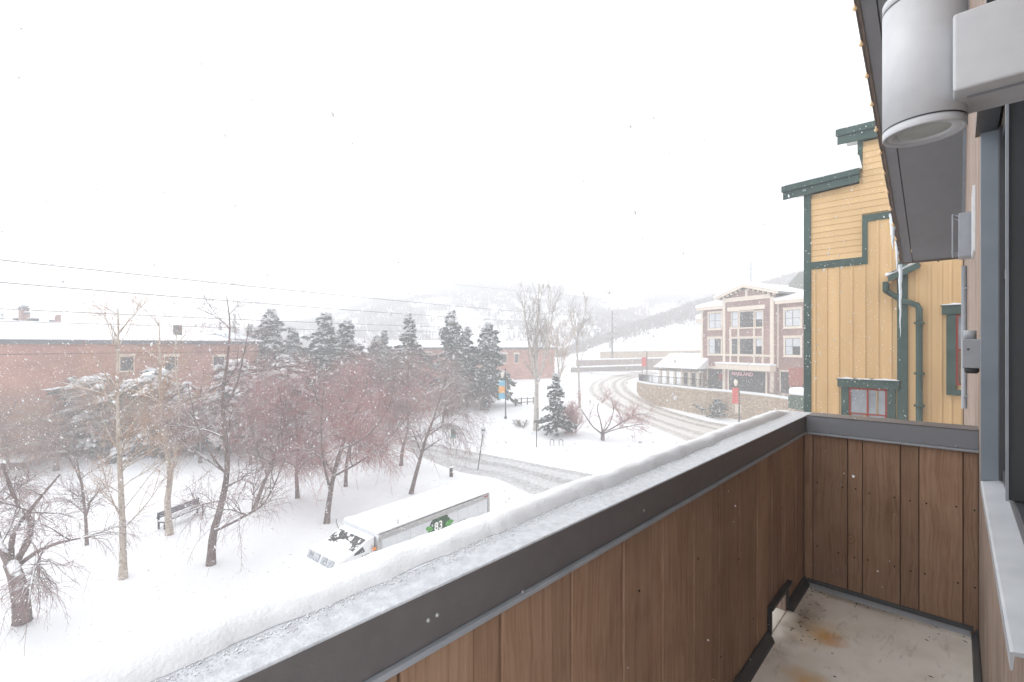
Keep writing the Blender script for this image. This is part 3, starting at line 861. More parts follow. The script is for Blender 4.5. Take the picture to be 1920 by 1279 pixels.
# big cylinder wall lamp close to the camera
Yl = .75
lamp = empty("wall_lamp", (0, 0, E), TH)
tagp(lamp, "large silver cylinder wall lamp on a square bracket, close at upper right", "wall lamp")
ls, lt = 1.33*Yl, .053*Yl
RL = .0515
zb = .338
shell = MB().lathe([(RL-.006, zb+.003), (RL-.001, zb), (RL, zb+.002), (RL, zb+.012), (RL-.0025, zb+.0125), (RL-.0025, zb+.0145), (RL, zb+.015),
                    (RL, zb+.205), (RL-.0025, zb+.2055), (RL-.0025, zb+.2075), (RL, zb+.208), (RL, zb+.222), (RL-.003, zb+.224), (0, zb+.224)], (ls, lt, 0), 72, cap=False).build("lamp_cylinder", LAMP, lamp, smooth=True)
MB().lathe([(.033, zb+.0065), (.035, zb+.004), (RL-.005, zb+.0035)], (ls, lt, 0), 64, cap=False).build("lamp_ring", LAMP, lamp, smooth=True)
MB().lathe([(0, zb+.006), (.0335, zb+.006)], (ls, lt, 0), 48, cap=False).build("lens", M("frosted_lens", (.36, .39, .37), .12, (.46, .49, .47), 20, spec=.8), lamp)
for zz_ in (zb+.0135, zb+.2065):  # dark rings laid over the shallow grooves stand in for their shade
    MB().lathe([(RL+.0003, -.0011), (RL+.0003, .0011)], (ls, lt, zz_), 72, cap=False).build("lamp_groove_shade", DARKM, lamp, smooth=True)
MB().box(ls-.075, ls+.035, TW, lt-.035, .365, .476).build("bracket", LAMP, lamp, bevel=.004)
MB().box(ls-.045, ls-.038, TW+.01, lt-.05, .3635, .3646).build("bracket_slot", TRIM, lamp)

# vent hood, junction box and conduit further along the wall
vent = empty("wall_vent", (0, 0, E), TH)
tagp(vent, "grey vent hood with white louvre grid and wire guard on the siding", "vent")
VS = 4.4
def vx(x, s): return t_of(x, s)
zt, zbm = z_of(400, VS, 0), z_of(482, VS, 0)
MB().box(VS, VS+.16, TW, vx(1797, VS), zbm, zt).build("vent_hood", TRIM, vent, bevel=.004)
g = MB()
for i in range(4):
    g.box(VS-.34+i*.10, VS-.325+i*.10, TW, TW+.012, zbm-.02, zt+.09)
for i in range(3):
    g.box(VS-.34, VS-.025, TW+.001, TW+.011, zbm-.02+i*.125, zbm+.0+i*.125)
g.build("louvre_grid", WHITEP, vent)
gt = vx(1786, VS)
gd = MB()
for ss in (VS+.01, VS+.15):
    gd.tube([(ss, vx(1797, VS), zt-.02), (ss, gt, zt-.0), (ss, gt, zbm+.02), (ss, vx(1797, VS), zbm+.03)], .004, 6)
for q in (.0, .5, 1.0):
    gd.tube([(VS+.01, gt, zt+(zbm+.02-zt)*q), (VS+.15, gt, zt+(zbm+.02-zt)*q)], .003, 6)
gd.build("wire_guard", TRIM, vent)
jb = empty("junction_box", (0, 0, E), TH)
tagp(jb, "small grey electrical junction box on the siding with conduit below", "junction box")
JS = 3.0
jt = t_of(1804, JS)
MB().box(JS, JS+.09, TW, jt, z_of(690, JS, 0), z_of(636, JS, 0)).build("box", TRIM, jb, bevel=.004)
MB().lathe([(.022, 0), (.022, .04), (.018, .041), (0, .041)], (JS+.045, (TW+jt)/2+.005, z_of(636, JS, 0)), 16).build("cap", TRIM, jb, smooth=True)
MB().lathe([(0, -.025), (.020, -.025), (.026, -.015), (.026, 0)], (JS+.045, (TW+jt)/2, z_of(690, JS, 0)), 16).build("gland", DARKM, jb, smooth=True)
sc_ = MB().lathe([(0, .003), (.004, .002), (.005, 0)], n=8).build("screw", DARKM, jb); sc_.location = (JS-.0005, jt-.02, z_of(655, JS, 0)); sc_.rotation_euler = (0, -pi/2, 0)
cd = empty("wall_conduit", (0, 0, E), TH)
tagp(cd, "thin grey vertical conduit running down the far end of the siding", "conduit")
CS = 6.5
MB().tube([(CS, t_of(1808, CS), z_of(500, CS, 0)), (CS, t_of(1808, CS), z_of(765, CS, 0))], .022, 10).build("pipe", TRIM, cd, smooth=True)
c2 = MB()
for yy in (540, 640, 740): c2.box(CS-.03, CS+.03, TW, t_of(1806, CS), z_of(yy+3, CS, 0), z_of(yy, CS, 0))
c2.build("pipe_clip", TRIM, cd)

# icicles on the eave
def icicle(x0, y0, y1, sx, r0, label):
    t = t_of(x0, sx); za, zb_ = z_of(y0, sx, t), z_of(y1, sx, t)
    n = 14; rr = np.random.default_rng(int(x0))
    path = [(sx+.004*sin(i*2.1), t+.004*cos(i*1.7), za+(zb_-za)*i/n) for i in range(n+1)]
    rad = [r0*(1-i/n)**.8*(1+.16*sin(i*2.6))+.002 for i in range(n+1)]
    o = MB().tube(path, rad, 10).build("icicle", ICE, None, smooth=True, loc=(0, 0, E), rz=TH)
    tagp(o, label, "icicle", "icicles on the eave")
icicle(1688, 496, 632, SEV+.03, .028, "longest clear icicle, hanging from the lower corner of the grey soffit")
icicle(1674, 400, 468, 10.0, .05, "short thick icicle hanging from the rake edge above the green gutter")
icicle(1682, 452, 510, 10.7, .03, "thin icicle between the short and the longest one on the rake edge")

# ------------------------------------------------------------------ upright planes for facades: local x to the right, local y away from the camera
class Plane:
    def __init__(self, o, d):
        self.o = np.array(o, float); self.d = np.array(d, float)/np.linalg.norm(d)
        self.rz = atan2(self.d[1], self.d[0])
    def a(self, x):
        k = K(x); o, d = self.o, self.d
        return (k*o[1]-o[0])/(d[0]-k*d[1])
    def at(self, x, y):
        a = self.a(x); Y = self.o[1]+a*self.d[1]
        return a, E+(HY-y)/FP*Y
    def rect(self, x0, y0, x1, y1):
        a0, a1 = self.a(x0), self.a(x1)
        xm = (x0+x1)/2
        return a0, a1, self.at(xm, y1)[1], self.at(xm, y0)[1]
    def root(self, name):
        return empty(name, (self.o[0], self.o[1], 0), self.rz)
def through(p, q):
    return Plane(p[:2], (np.array(q[:2])-np.array(p[:2])))

def fbox(pl, rect, front, back, name, mat, parent, bevel=0.0):
    a0, a1, z0, z1 = pl.rect(*rect)
    return MB().box(a0, a1, -front, back, z0, z1).build(name, mat, parent, bevel=bevel)

def window_at(pl, rect, trim, nx, ny, parent, front=.0, frame=CREAM, sashm=None, panes=None, fw=.12, name="window"):
    "trim frame with a sash, glazing bars and panes of their own"
    a0, a1, z0, z1 = pl.rect(*rect)
    m = MB()
    F0, F1 = -front-.10, -front+.02
    m.box(a0-fw, a0, F0, F1, z0-fw, z1+fw); m.box(a1, a1+fw, F0, F1, z0-fw, z1+fw)
    m.box(a0, a1, F0, F1, z1, z1+fw); m.box(a0, a1, F0, F1, z0-fw, z0)
    m.box(a0-fw*1.3, a1+fw*1.3, F0-.05, F1, z1+fw, z1+fw*1.6)
    m.box(a0-fw*1.2, a1+fw*1.2, F0-.06, F1, z0-fw*1.5, z0-fw-.001)
    wdw = m.build(name, frame, parent)
    s = MB(); b_ = .045
    G0, G1 = -front-.055, -front+.01
    s.box(a0, a0+b_, G0, G1, z0, z1); s.box(a1-b_, a1, G0, G1, z0, z1)
    s.box(a0+b_, a1-b_, G0, G1, z0, z0+b_); s.box(a0+b_, a1-b_, G0, G1, z1-b_, z1)
    for i in range(1, nx):
        c = a0+(a1-a0)*i/nx; s.box(c-b_/2, c+b_/2, G0+.004, G1, z0+b_, z1-b_)
    for i in range(1, ny):
        c = z0+(z1-z0)*i/ny; s.box(a0+b_, a1-b_, G0+.008, G1, c-b_/2, c+b_/2)
    s.build("sash", sashm or DARKF, wdw)
    for i in range(nx):
        for j in range(ny):
            pm = panes[j][i] if panes else GLASS
            MB().box(a0+(a1-a0)*i/nx+.02, a0+(a1-a0)*(i+1)/nx-.02, -front-.02-.003*((i+j) % 2), -front+.004, z0+(z1-z0)*j/ny+.02, z0+(z1-z0)*(j+1)/ny-.02).build("pane", pm, wdw)
    return wdw

# ------------------------------------------------------------------ yellow building next door
SY = 14.0
o_ = ST(SY, 0, 0)
YP = Plane(o_[:2], (UY, -UX))           # local x runs to the right, towards our wall
yb = YP.root("yellow_building")
tagp(yb, "yellow timber building with green trim, red framed windows and snowy stepped roof", "building")
def lin(p, q):
    a0, z0 = YP.at(*p); a1, z1 = YP.at(*q)
    return lambda a: z0+(z1-z0)*(a-a0)/(a1-a0)
rk1b, rk1t = lin((1474, 377), (1614, 343)), lin((1471, 353), (1612, 319))
rk2b, rk2t = lin((1573, 275), (1640, 261)), lin((1572, 248), (1640, 232))
aL, aS, aR = YP.a(1509), YP.a(1611), YP.a(1812)
out = [(aL, 0), (aR, 0), (aR, rk2b(aR)), (aS, rk2b(aS)), (aS, rk1b(aS)), (aL, rk1b(aL))]
MB().prism(out, .02, 9, 'y').build("wall", YEL, yb)
# roof edge boards
for k_, (f0, f1, xa_, xb_) in enumerate(((rk1b, rk1t, 1471, 1613), (rk2b, rk2t, 1572, 1700))):
    a0, a1 = YP.a(xa_), YP.a(xb_)
    if k_ == 1: a1 = aR
    mid0, mid1 = (f0(a0)*.45+f1(a0)*.55), (f0(a1)*.45+f1(a1)*.55)
    m = MB(); m.prism([(a0, f0(a0)), (a1, f0(a1)), (a1, mid1), (a0, mid0)], -.16, -.12, 'y')
    m.build("rake_board", GRN, yb)
    MB().prism([(a0-.03, mid0+.006), (a1, mid1+.006), (a1, f1(a1)), (a0-.03, f1(a0))], -.20, -.12, 'y').build("rake_board", GRN, yb)
    ar_ = (aL if k_ == 0 else aS)-.06
    MB().prism([(ar_, f0(ar_)+.12), (a1, f0(a1)+.12), (a1, f1(a1)-.02), (ar_, f1(ar_)-.02)], -.119, 9, 'y').build("roof", GRN, yb)
    h = .28 if k_ == 0 else .10
    n = 18; rr = np.random.default_rng(5+k_)
    poly = [(a0+.02, f1(a0)+.002), (a1-.02 if k_ else a1+.05, f1(a1)+.002)]
    topp = []
    for i in range(n+1):
        q = i/n; a = a0+.03+(a1-a0-.04)*q
        topp.append((a, f1(a)+.03+h*min(1, (q*5)**.6)*(.75+.35*q)+.03*rr.normal()))
    MB().prism(poly+topp[::-1], -.17, 1.2, 'y').build("roof_snow", SNOWF, yb)
# trim bands
def band(x0, y0, x1, y1, th, name="trim_board", f=.05):
    a0, z0 = YP.at(x0, y0); a1, z1 = YP.at(x1, y1)
    zt_ = th*(E*0+1)
    MB().prism([(a0, z0-th), (a1, z1-th), (a1, z1), (a0, z0)], -f, .0, 'y').build(name, GRN, yb)
aC = YP.a(1521)
MB().box(aL-.005, aC, -.05, .03, 0, rk1b(aL)+.12).build("corner_board", GRN, yb)
MB().box(aL-.02, aL-.0055, -.03, .2, 0, rk1b(aL)+.1).build("corner_board", GRN, yb)
MB().box(aS-.03, aS+.07, -.04, .03, rk1t(aS), rk2b(aS)+.10).build("corner_board", GRN, yb)
zB1 = YP.at(1570, 494)[1]; zB2 = YP.at(1650, 406)[1]
aV = YP.a(1617); aV2 = YP.a(1627)
MB().box(aC+.001, aV2, -.048, .0, zB1-.09, zB1+.09).build("trim_board", GRN, yb)
MB().box(aV, aV2, -.046, .0, zB1+.091, zB2+.08).build("trim_board", GRN, yb)
MB().box(aV2+.001, aR, -.048, .0, zB2-.08, zB2+.079).build("trim_board", GRN, yb)
# lapped siding above
bh = .148; z = zB1+.092
while z < rk2b(aR)-.05:
    a0, a1 = aC, aR
    if z < zB2+.07: a1 = aV-.001
    zt_ = z+bh
    if zt_ > rk1b(aC): a0 = max(a0, aC+(zt_-rk1b(aC))*(aS-aC)/(rk1b(aS)-rk1b(aC)) if rk1b(aS) > rk1b(aC) else aC)
    if zt_ > rk1b(aS)+.02: a0 = aS+.07
    if zt_ > rk2b(aS+.07): a0 = aS+.07+(zt_-rk2b(aS+.07))/((rk2b(aR)-rk2b(aS))/(aR-aS))
    if a1-a0 > .1:
        if z < zB2+.07 < zt_: zt2 = zt_
        MB().prism([(-.026, z), (0.018, z), (0.018, zt_-.002), (-.012, zt_-.002)], a0, a1, 'x').build("siding_board", YEL, yb)
    z += bh
# vertical boards and battens below
def vboards(xs, ztop, a_end):
    A = [YP.a(x) for x in xs]
    for i in range(len(A)-1):
        a0, a1 = A[i]+.003, A[i+1]-.003
        zt_ = ztop(.5*(a0+a1))
        MB().box(a0, a1, -.012, .018, 4, zt_).build("siding_board", YEL, yb)
        if i: MB().box(A[i]-.022, A[i]+.022, -.034, -.0125, 4, zt_).build("batten", YEL, yb)
vboards([1521, 1528, 1549.6, 1572, 1597, 1621, 1645.6, 1670, 1683], lambda a: (zB1-.091 if a < aV2-.05 else zB2-.081), 0)
vboards([1702, 1719, 1743, 1764, 1782, 1800, 1818], lambda a: zB2-.081, 0)
MB().box(YP.a(1682.5), YP.a(1702), -.07, .0, 0, YP.at(1690, 490)[1]).build("trim_board", GRN, yb)
# windows
a0, a1, z0, z1 = YP.rect(1592, 728, 1664, 800)
z0 = z1-1.25
def ywin(a0, a1, z0, z1, nx, ny):
    m = MB(); w_ = .15
    m.box(a0-w_, a0, -.075, 0, z0-.1, z1+.01); m.box(a1, a1+w_, -.075, 0, z0-.1, z1+.01)
    m.box(a0-w_-.07, a1+w_+.07, -.12, 0, z1+.011, z1+.19)
    m.box(a0-w_, a1+w_, -.10, 0, z0-.22, z0-.101)
    m.prism([(-.135, z1+.191), (0, z1+.191), (0, z1+.23), (-.12, z1+.21)], a0-w_-.09, a1+w_+.09, 'x')
    wd = m.build("window", GRN, yb)
    s = MB(); b_ = .04
    s.box(a0, a0+b_, -.06, 0, z0, z1); s.box(a1-b_, a1, -.06, 0, z0, z1); s.box(a0+b_, a1-b_, -.06, 0, z1-b_, z1); s.box(a0+b_, a1-b_, -.06, 0, z0, z0+b_)
    for i in range(1, nx):
        c = a0+(a1-a0)*i/nx; s.box(c-.018, c+.018, -.055, 0, z0+b_, z1-b_)
    for i in range(1, ny):
        c = z0+(z1-z0)*i/ny; s.box(a0+b_, a1-b_, -.052, 0, c-.016, c+.016)
    s.build("sash", REDF, wd)
    for i in range(nx):
        for j in range(ny):
            MB().box(a0+(a1-a0)*i/nx+.012, a0+(a1-a0)*(i+1)/nx-.012, -.034-.002*((i+j) % 2), -.015, z0+(z1-z0)*j/ny+.012, z0+(z1-z0)*(j+1)/ny-.012).build("pane", PANEY, wd)
    sn = MB(); n = 14; rr = np.random.default_rng(4)
    top_ = [(a0-w_-.07+(a1-a0+2*w_+.14)*i/n, z1+.215+.018+.012*rr.normal()) for i in range(n+1)]
    sn.prism([(a0-w_-.08, z1+.212), (a1+w_+.08, z1+.212)]+top_[::-1], -.125, -.01, 'y'); sn.build("snow", SNOWF, wd)
PANEY = M("grey_blue_glass", (.17, .19, .21), .12, (.30, .33, .36), 2.2, spec=.7)  # grey-blue panes with a paler mottle
ywin(a0, a1, z0, z1, 2, 2)
a0 = YP.a(1792); z0, z1 = YP.at(1795, 722)[1], YP.at(1795, 590)[1]
ywin(a0, a0+.9, z0, z1, 2, 2)
# low roof edge with gutter and downpipe
m = MB()
pA, pB = YP.at(1668, 523), YP.at(1726, 496)
m.prism([(pA[0], pA[1]-.10), (pB[0], pB[1]-.12), (pB[0], pB[1]+.02), (pA[0], pA[1]+.02)], -.35, -.31, 'y')
m.build("porch_rake", GRN, yb)
MB().prism([(pA[0], pA[1]-.03), (pB[0], pB[1]-.05), (pB[0], pB[1]-.005), (pA[0], pA[1]-.005)], -.309, 0, 'y').build("porch_roof", M("timber_underside", (.20, .11, .06), .8), yb)
MB().prism([(pA[0]-.04, pA[1]+.021), (pB[0], pB[1]+.021), (pB[0], pB[1]+.07), (pA[0]+.10, pA[1]+.13), (pA[0]-.06, pA[1]+.10)], -.36, 0, 'y').build("porch_snow", SNOWF, yb, bevel=.02)
ga0, ga1 = YP.a(1658), YP.a(1668)
gzt, gzb = YP.at(1663, 531)[1], YP.at(1663, 549)[1]
MB().box(ga0, ga1, -.40, .0, gzb, gzt).build("gutter", GRN, yb, bevel=.02)
dp = [YP.at(1662, 546), YP.at(1690, 563), YP.at(1720, 573), YP.at(1724, 580), YP.at(1724, 690), YP.at(1724, 830)]
ys = [-.2, -.2, -.13, -.12, -.12, -.12]
MB().tube([(p[0], y_, p[1]) for p, y_ in zip(dp, ys)], .062, 10).build("downpipe", GRN, yb, smooth=True)
for yy in (606, 700, 760):
    a, z = YP.at(1724, yy); MB().box(a-.09, a+.09, -.19, -.0, z-.02, z+.02).build("pipe_strap", GRN, yb)

# ------------------------------------------------------------------ brick building with gable, across the road
kA, kB = K(1315.6), K(1507)
YA = 68.0; A2 = np.array((kA*YA, YA)); dd = np.array((.48, -1.0)); dd /= np.linalg.norm(dd)
BP = Plane(A2, dd)
bb = BP.root("brick_building")
tagp(bb, "three storey rose brick building with cream trim and snowy central gable", "building")
q = lambda x, y: (1280+x/5.33, 520+y/5.33)
def R(x0, y0, x1, y1):
    return (*q(x0, y0), *q(x1, y1))
aR_ = BP.a(1507)+7
zb_ = BP.at(1315, 740)[1]-1
a0 = 0; ztL = BP.at(*q(300, 300))[1]
aM0, aM1 = BP.a(q(430, 0)[0]), BP.a(q(948, 0)[0])
ztM = BP.at(*q(665, 215))[1]
MB().box(0, aR_, 0, 14, 0, ztL).build("wall", BRK1, bb)
apex = BP.at(*q(655, 110))
MB().prism([(aM0, 0), (aM1, 0), (aM1, ztM), (apex[0], apex[1]), (aM0, ztM)], -.5, 12, 'y').build("centre_bay", BRK1, bb)
# eaves and roof snow
for x0, x1 in ((-.5, aM0-.02), (aM1+.02, aR_)):
    MB().box(x0, x1, -.55, 0, ztL-.35, ztL+.05).build("cornice", CREAM, bb)
    MB().prism([(-.62, ztL+.052), (14, ztL+.052), (14, ztL+1.6), (5, ztL+1.7), (-.62, ztL+.40)], x0-.1, x1, 'x').build("roof_snow", SNOWF, bb)
gl, gr = BP.a(q(372, 0)[0]), BP.a(q(1005, 0)[0])
apx = BP.at(*q(655, 75)); zl = BP.at(*q(375, 195))[1]; zr_ = BP.at(*q(1000, 165))[1]
zf = .5*(zl+zr_)
g = MB()
for sgn, ae in ((-1, gl), (1, gr)):
    g.prism([(apx[0], apx[1]), (ae, zf), (ae, zf-.28), (apx[0], apx[1]-.38)] if sgn > 0 else [(apx[0], apx[1]), (apx[0], apx[1]-.38), (ae, zf-.28), (ae, zf)], -1.1, -.95, 'y')
g.build("gable_rake", CREAM, bb)
g = MB()
for ae in (gl, gr):
    g.prism([(apx[0], apx[1]-.02), (ae, zf-.02), (ae, zf-.2), (apx[0], apx[1]-.2)], -.949, 9, 'y')
g.build("gable_roof", M("roof_grey", (.2, .2, .2), .8), bb)
g = MB()
for ae, sg in ((gl, -1), (gr, 1)):
    g.prism([(apx[0], apx[1]+.01), (ae+sg*.1, zf+.01), (ae+sg*.1, zf+.30), (apx[0], apx[1]+.33)], -1.14, 9, 'y')
g.build("gable_snow", SNOWF, bb)
for i in range(1, 7):
    for ae in (gl, gr):
        qx = i/7; a = apx[0]+(ae-apx[0])*qx; z = apx[1]-.38+(zf-.28-apx[1]+.38)*qx
        MB().box(a-.07, a+.07, -.94, -.5, z-.28, z-.02).build("gable_bracket", CREAM, bb)
F1 = .5
def tb(x0, y0, x1, y1, f=F1+.12, name="trim_board", mat=CREAM):
    return fbox(BP, R(x0, y0, x1, y1), f, -f+.13 if f > .4 else .02, name, mat, bb)
tb(430, 200, 455, 1145); tb(905, 195, 940, 1150); tb(455, 190, 905, 232, F1+.14)
tb(655, 125, 678, 192, F1+.11)
tb(428, 770, 950, 790, F1+.16)
for x in (506, 586, 743, 830): tb(x-8, 500, x+8, 880, F1+.10)
tb(505, 500, 835, 514, F1+.15); tb(505, 592, 835, 612, F1+.15)
tb(486, 290, 860, 330, F1+.3, "cornice")
D, B_ = GLASS, PALEPANE
window_at(BP, R(520, 345, 582, 500), None, 1, 2, bb, F1, panes=[[B_], [B_]], fw=.10)
window_at(BP, R(602, 345, 738, 500), None, 2, 1, bb, F1, panes=[[D, D]], fw=.10)
window_at(BP, R(760, 345, 828, 500), None, 1, 2, bb, F1, panes=[[D], [B_]], fw=.10)
window_at(BP, R(520, 614, 582, 768), None, 1, 2, bb, F1, panes=[[D], [D]], fw=.10)
window_at(BP, R(602, 614, 738, 768), None, 2, 1, bb, F1, panes=[[D, D]], fw=.10)
window_at(BP, R(760, 614, 828, 768), None, 1, 2, bb, F1, panes=[[D], [B_]], fw=.10)
window_at(BP, R(265, 362, 388, 508), None, 2, 2, bb, 0, panes=[[B_, B_], [B_, B_]], fw=.2)
window_at(BP, R(264, 615, 386, 762), None, 2, 2, bb, 0, panes=[[B_, D], [B_, D]], fw=.2)
window_at(BP, R(1025, 325, 1180, 488), None, 2, 2, bb, 0, panes=[[B_, B_], [B_, B_]], fw=.2)
window_at(BP, R(1027, 608, 1180, 775), None, 2, 2, bb, 0, panes=[[B_, D], [B_, B_]], fw=.2)
tb(188, 310, 205, 1130, .10); tb(945, 262, 962, 905, .11)
# canopy and shop fronts
ca = BP.rect(*R(410, 872, 960, 925)); MB().box(ca[0], ca[1], -1.6, -F1, ca[2], ca[3]).build("canopy", CREAM, bb)
MB().box(ca[0]-.1, ca[1]+.1, -1.7, -F1, ca[3]+.003, ca[3]+.22).build("canopy_snow", SNOWF, bb, bevel=.06)
window_at(BP, R(258, 915, 402, 1130), None, 4, 1, bb, .0, panes=[[GLASS]*4], fw=.22, name="shop_window")
window_at(BP, R(492, 935, 858, 1172), None, 4, 2, bb, F1, panes=[[GLASS]*4]*2, fw=.2, name="shop_window")
window_at(BP, R(985, 945, 1075, 1160), None, 2, 1, bb, 0, panes=[[GLASS]*2], fw=.15, name="shop_window")
fbox(BP, R(1085, 905, 1330, 1090), .5, -.02, "red_wall_panel", M("red_panel", (.27, .075, .05), .7, (.31, .09, .06), 2), bb)
def text_mesh(body, size, mat, name, parent, loc, rot, depth=.02, bold=False, align='CENTER'):
    c = bpy.data.curves.new(name, 'FONT'); c.body = body; c.size = size; c.extrude = depth; c.align_x = align; c.align_y = 'CENTER'
    if bold: c.offset = size*.02
    t = bpy.data.objects.new(name, c); COL.objects.link(t)
    dg = bpy.context.evaluated_depsgraph_get()
    me = bpy.data.meshes.new_from_object(t.evaluated_get(dg)); bpy.data.objects.remove(t)
    me.materials.clear(); me.materials.append(mat)
    o = bpy.data.objects.new(name, me); COL.objects.link(o); o.parent = parent; o.location = loc; o.rotation_euler = rot
    return o
sa = BP.rect(*R(555, 952, 700, 982))
text_mesh("MAISLAND", .66, M("pink_sign", (.85, .50, .55), .5), "sign_lettering", bb, ((sa[0]+sa[1])/2, -F1-.13, (sa[2]+sa[3])/2), (pi/2, 0, 0), bold=True)
fbox(BP, R(408, 960, 430, 1020), .9, -.72, "hanging_sign", M("dark_red_sign", (.25, .04, .05), .6), bb)
# dormer roof behind
p0, p1, p2 = BP.at(1428, 540), BP.at(1443, 521), BP.at(1497, 556)
sc_ = 1.16
def far(p): return p
Y2 = 6.0
m = MB(); m.prism([(p0[0]-.4, ztL), (p0[0]-.4, p0[1]+1.0), (p1[0], p1[1]+1.2), (p2[0]+1, p2[1]+.6), (p2[0]+1, ztL)], Y2, Y2+6, 'y')
m.build("rear_dormer", M("grey_green_shingle", (.17, .185, .17), .8, (.22, .235, .22), 3, snow=.3), bb)
# set-back wing on the left
wx0, wx1, wz0, wz1 = BP.a(1303), 0.0, zb_, BP.at(1310, 606)[1]
MB().box(wx0-1.2, -.01, 3.0, 10, 0, wz1+.3).build("wing_wall", BRK1, bb)
MB().box(wx0-1.9, -.01, 2.3, 10, wz1+.31, wz1+.75).build("wing_cornice", CREAM, bb)
MB().prism([(2.2, wz1+.76), (10, wz1+.76), (10, wz1+3.6), (2.2, wz1+1.3)], wx0-2.0, -.02, 'x').build("wing_snow", SNOWF, bb)
MB().box(wx0-1.3, wx0-.8, 2.9, 2.99, zb_, wz1+.3).build("trim_board", CREAM, bb)

# ------------------------------------------------------------------ stone terrace wall, its railing and pergola
wt = [(1193.5, 716), (1203, 719), (1225, 722), (1260, 726), (1313, 731), (1380, 738), (1446, 745), (1507, 756), (1600, 776)]
wb = [(1193.5, 733), (1200, 742), (1220, 755), (1258, 765), (1313, 777), (1380, 786), (1446, 797), (1507, 812), (1600, 835)]
base = [G(*p) for p in wb]
cur_ = resample([p[:2] for p in base], 60)
topz = []
for p, pb in zip(wt, base): topz.append(E+(HY-p[1])/FP*pb[1])
ztop = float(np.median(topz))
tz = resample([(i, z) for i, z in enumerate(topz)], 60)[:, 1]
tzz = np.convolve(np.pad(tz, 6, mode='edge'), np.ones(13)/13, 'valid')
tw = empty("terrace_wall", (cur_[20][0], cur_[20][1], 0))
tagp(tw, "curved tan stone retaining wall beside the road with snow along its top", "wall")
def ribbon(curve, off0, off1, z0, z1, name, mat, parent, org, ext=0):
    "wall following a plan curve, between two offsets"
    c = np.array(curve); t = np.gradient(c, axis=0); t /= np.linalg.norm(t, axis=1)[:, None]
    nrm = np.stack([-t[:, 1], t[:, 0]], 1)
    z0 = np.broadcast_to(np.asarray(z0, float), (len(c),)); z1 = np.broadcast_to(np.asarray(z1, float), (len(c),))
    a_, b_ = c+nrm*off0, c+nrm*off1
    mb = MB(); n = len(c)
    v = []
    for i in range(n):
        v += [(a_[i][0]-org[0], a_[i][1]-org[1], z0[i]), (b_[i][0]-org[0], b_[i][1]-org[1], z0[i]), (b_[i][0]-org[0], b_[i][1]-org[1], z1[i]), (a_[i][0]-org[0], a_[i][1]-org[1], z1[i])]
    f = [(0, 1, 2, 3), (4*n-1, 4*n-2, 4*n-3, 4*n-4)]
    for i in range(n-1):
        for j in range(4):
            f.append((4*i+j, 4*i+4+j, 4*i+4+(j+1) % 4, 4*i+(j+1) % 4))
    mb.add(v, f)
    return mb.build(name, mat, parent)
org = cur_[20]
ribbon(cur_, 0, .5, gz0(cur_[:, 0], cur_[:, 1])-.6, tzz, "stone_face", STONE, tw, org)
ribbon(cur_, -.06, .6, tzz+.003, tzz+.12, "wall_coping", M("pale_coping", (.5, .45, .38), .8, snow=.6), tw, org)
ribbon(cur_, -.09, .62, tzz+.123, tzz+.34, "coping_snow", SNOWF, tw, org)
for x in (1381, 1484):
    a_ = G(x, 786 if x < 1400 else 806)
    i = int(np.argmin(np.hypot(cur_[:, 0]-a_[0], cur_[:, 1]-a_[1]))); c = cur_[i]
    t = cur_[min(59, i+1)]-cur_[i-1]; rz = atan2(t[1], t[0])
    o = MB()
    o.box(-.36, .36, -.05, -.01, .9, 2.0)
    for k_ in range(6): o.prism([(-.07, .95+k_*.17), (-.05, .95+k_*.17), (-.05, 1.07+k_*.17)], -.32, .32, 'x')
    ob = o.build("wall_vent_grille", CREAM, tw, loc=(c[0]-org[0], c[1]-org[1], gz0(*c)-.1), rz=rz)
# terrace deck
deck = np.vstack([cur_, cur_[::-1]+np.array((14, 16))])
tm = MB(); tm.add([(p[0], p[1], float(ztop)-.05) for p in cur_]+[(p[0]+18, p[1]+12, float(ztop)-.05) for p in cur_], [(i, i+1, 60+i+1, 60+i) for i in range(59)])
tagp(tm.build("terrace", SNOW), kind="structure")
# railing
rl = empty("terrace_railing", (org[0], org[1], 0))
tagp(rl, "dark metal railing with thin balusters on top of the curved stone wall", "railing")
c = cur_[2:34]; t = np.gradient(c, axis=0); t /= np.linalg.norm(t, axis=1)[:, None]; nn = np.stack([-t[:, 1], t[:, 0]], 1)
c = c+nn*.25
zt_ = tzz[2:34]+.12
m = MB(); m.tube([(p[0]-org[0], p[1]-org[1], z+1.25) for p, z in zip(c, zt_)], .05, 6); m.tube([(p[0]-org[0], p[1]-org[1], z+.25) for p, z in zip(c, zt_)], .035, 6)
m.build("rail", POLE, rl)
m = MB()
cc = resample(c, 150); zz = np.interp(np.linspace(0, 1, 150), np.linspace(0, 1, len(zt_)), zt_)
for i, (p, z) in enumerate(zip(cc, zz)):
    w_ = .06 if i % 12 == 0 else .022
    m.box(p[0]-org[0]-w_/2, p[0]-org[0]+w_/2, p[1]-org[1]-w_/2, p[1]-org[1]+w_/2, z-.1, z+1.22)
o = m.build("balusters", POLE, rl); o["kind"] = "stuff"
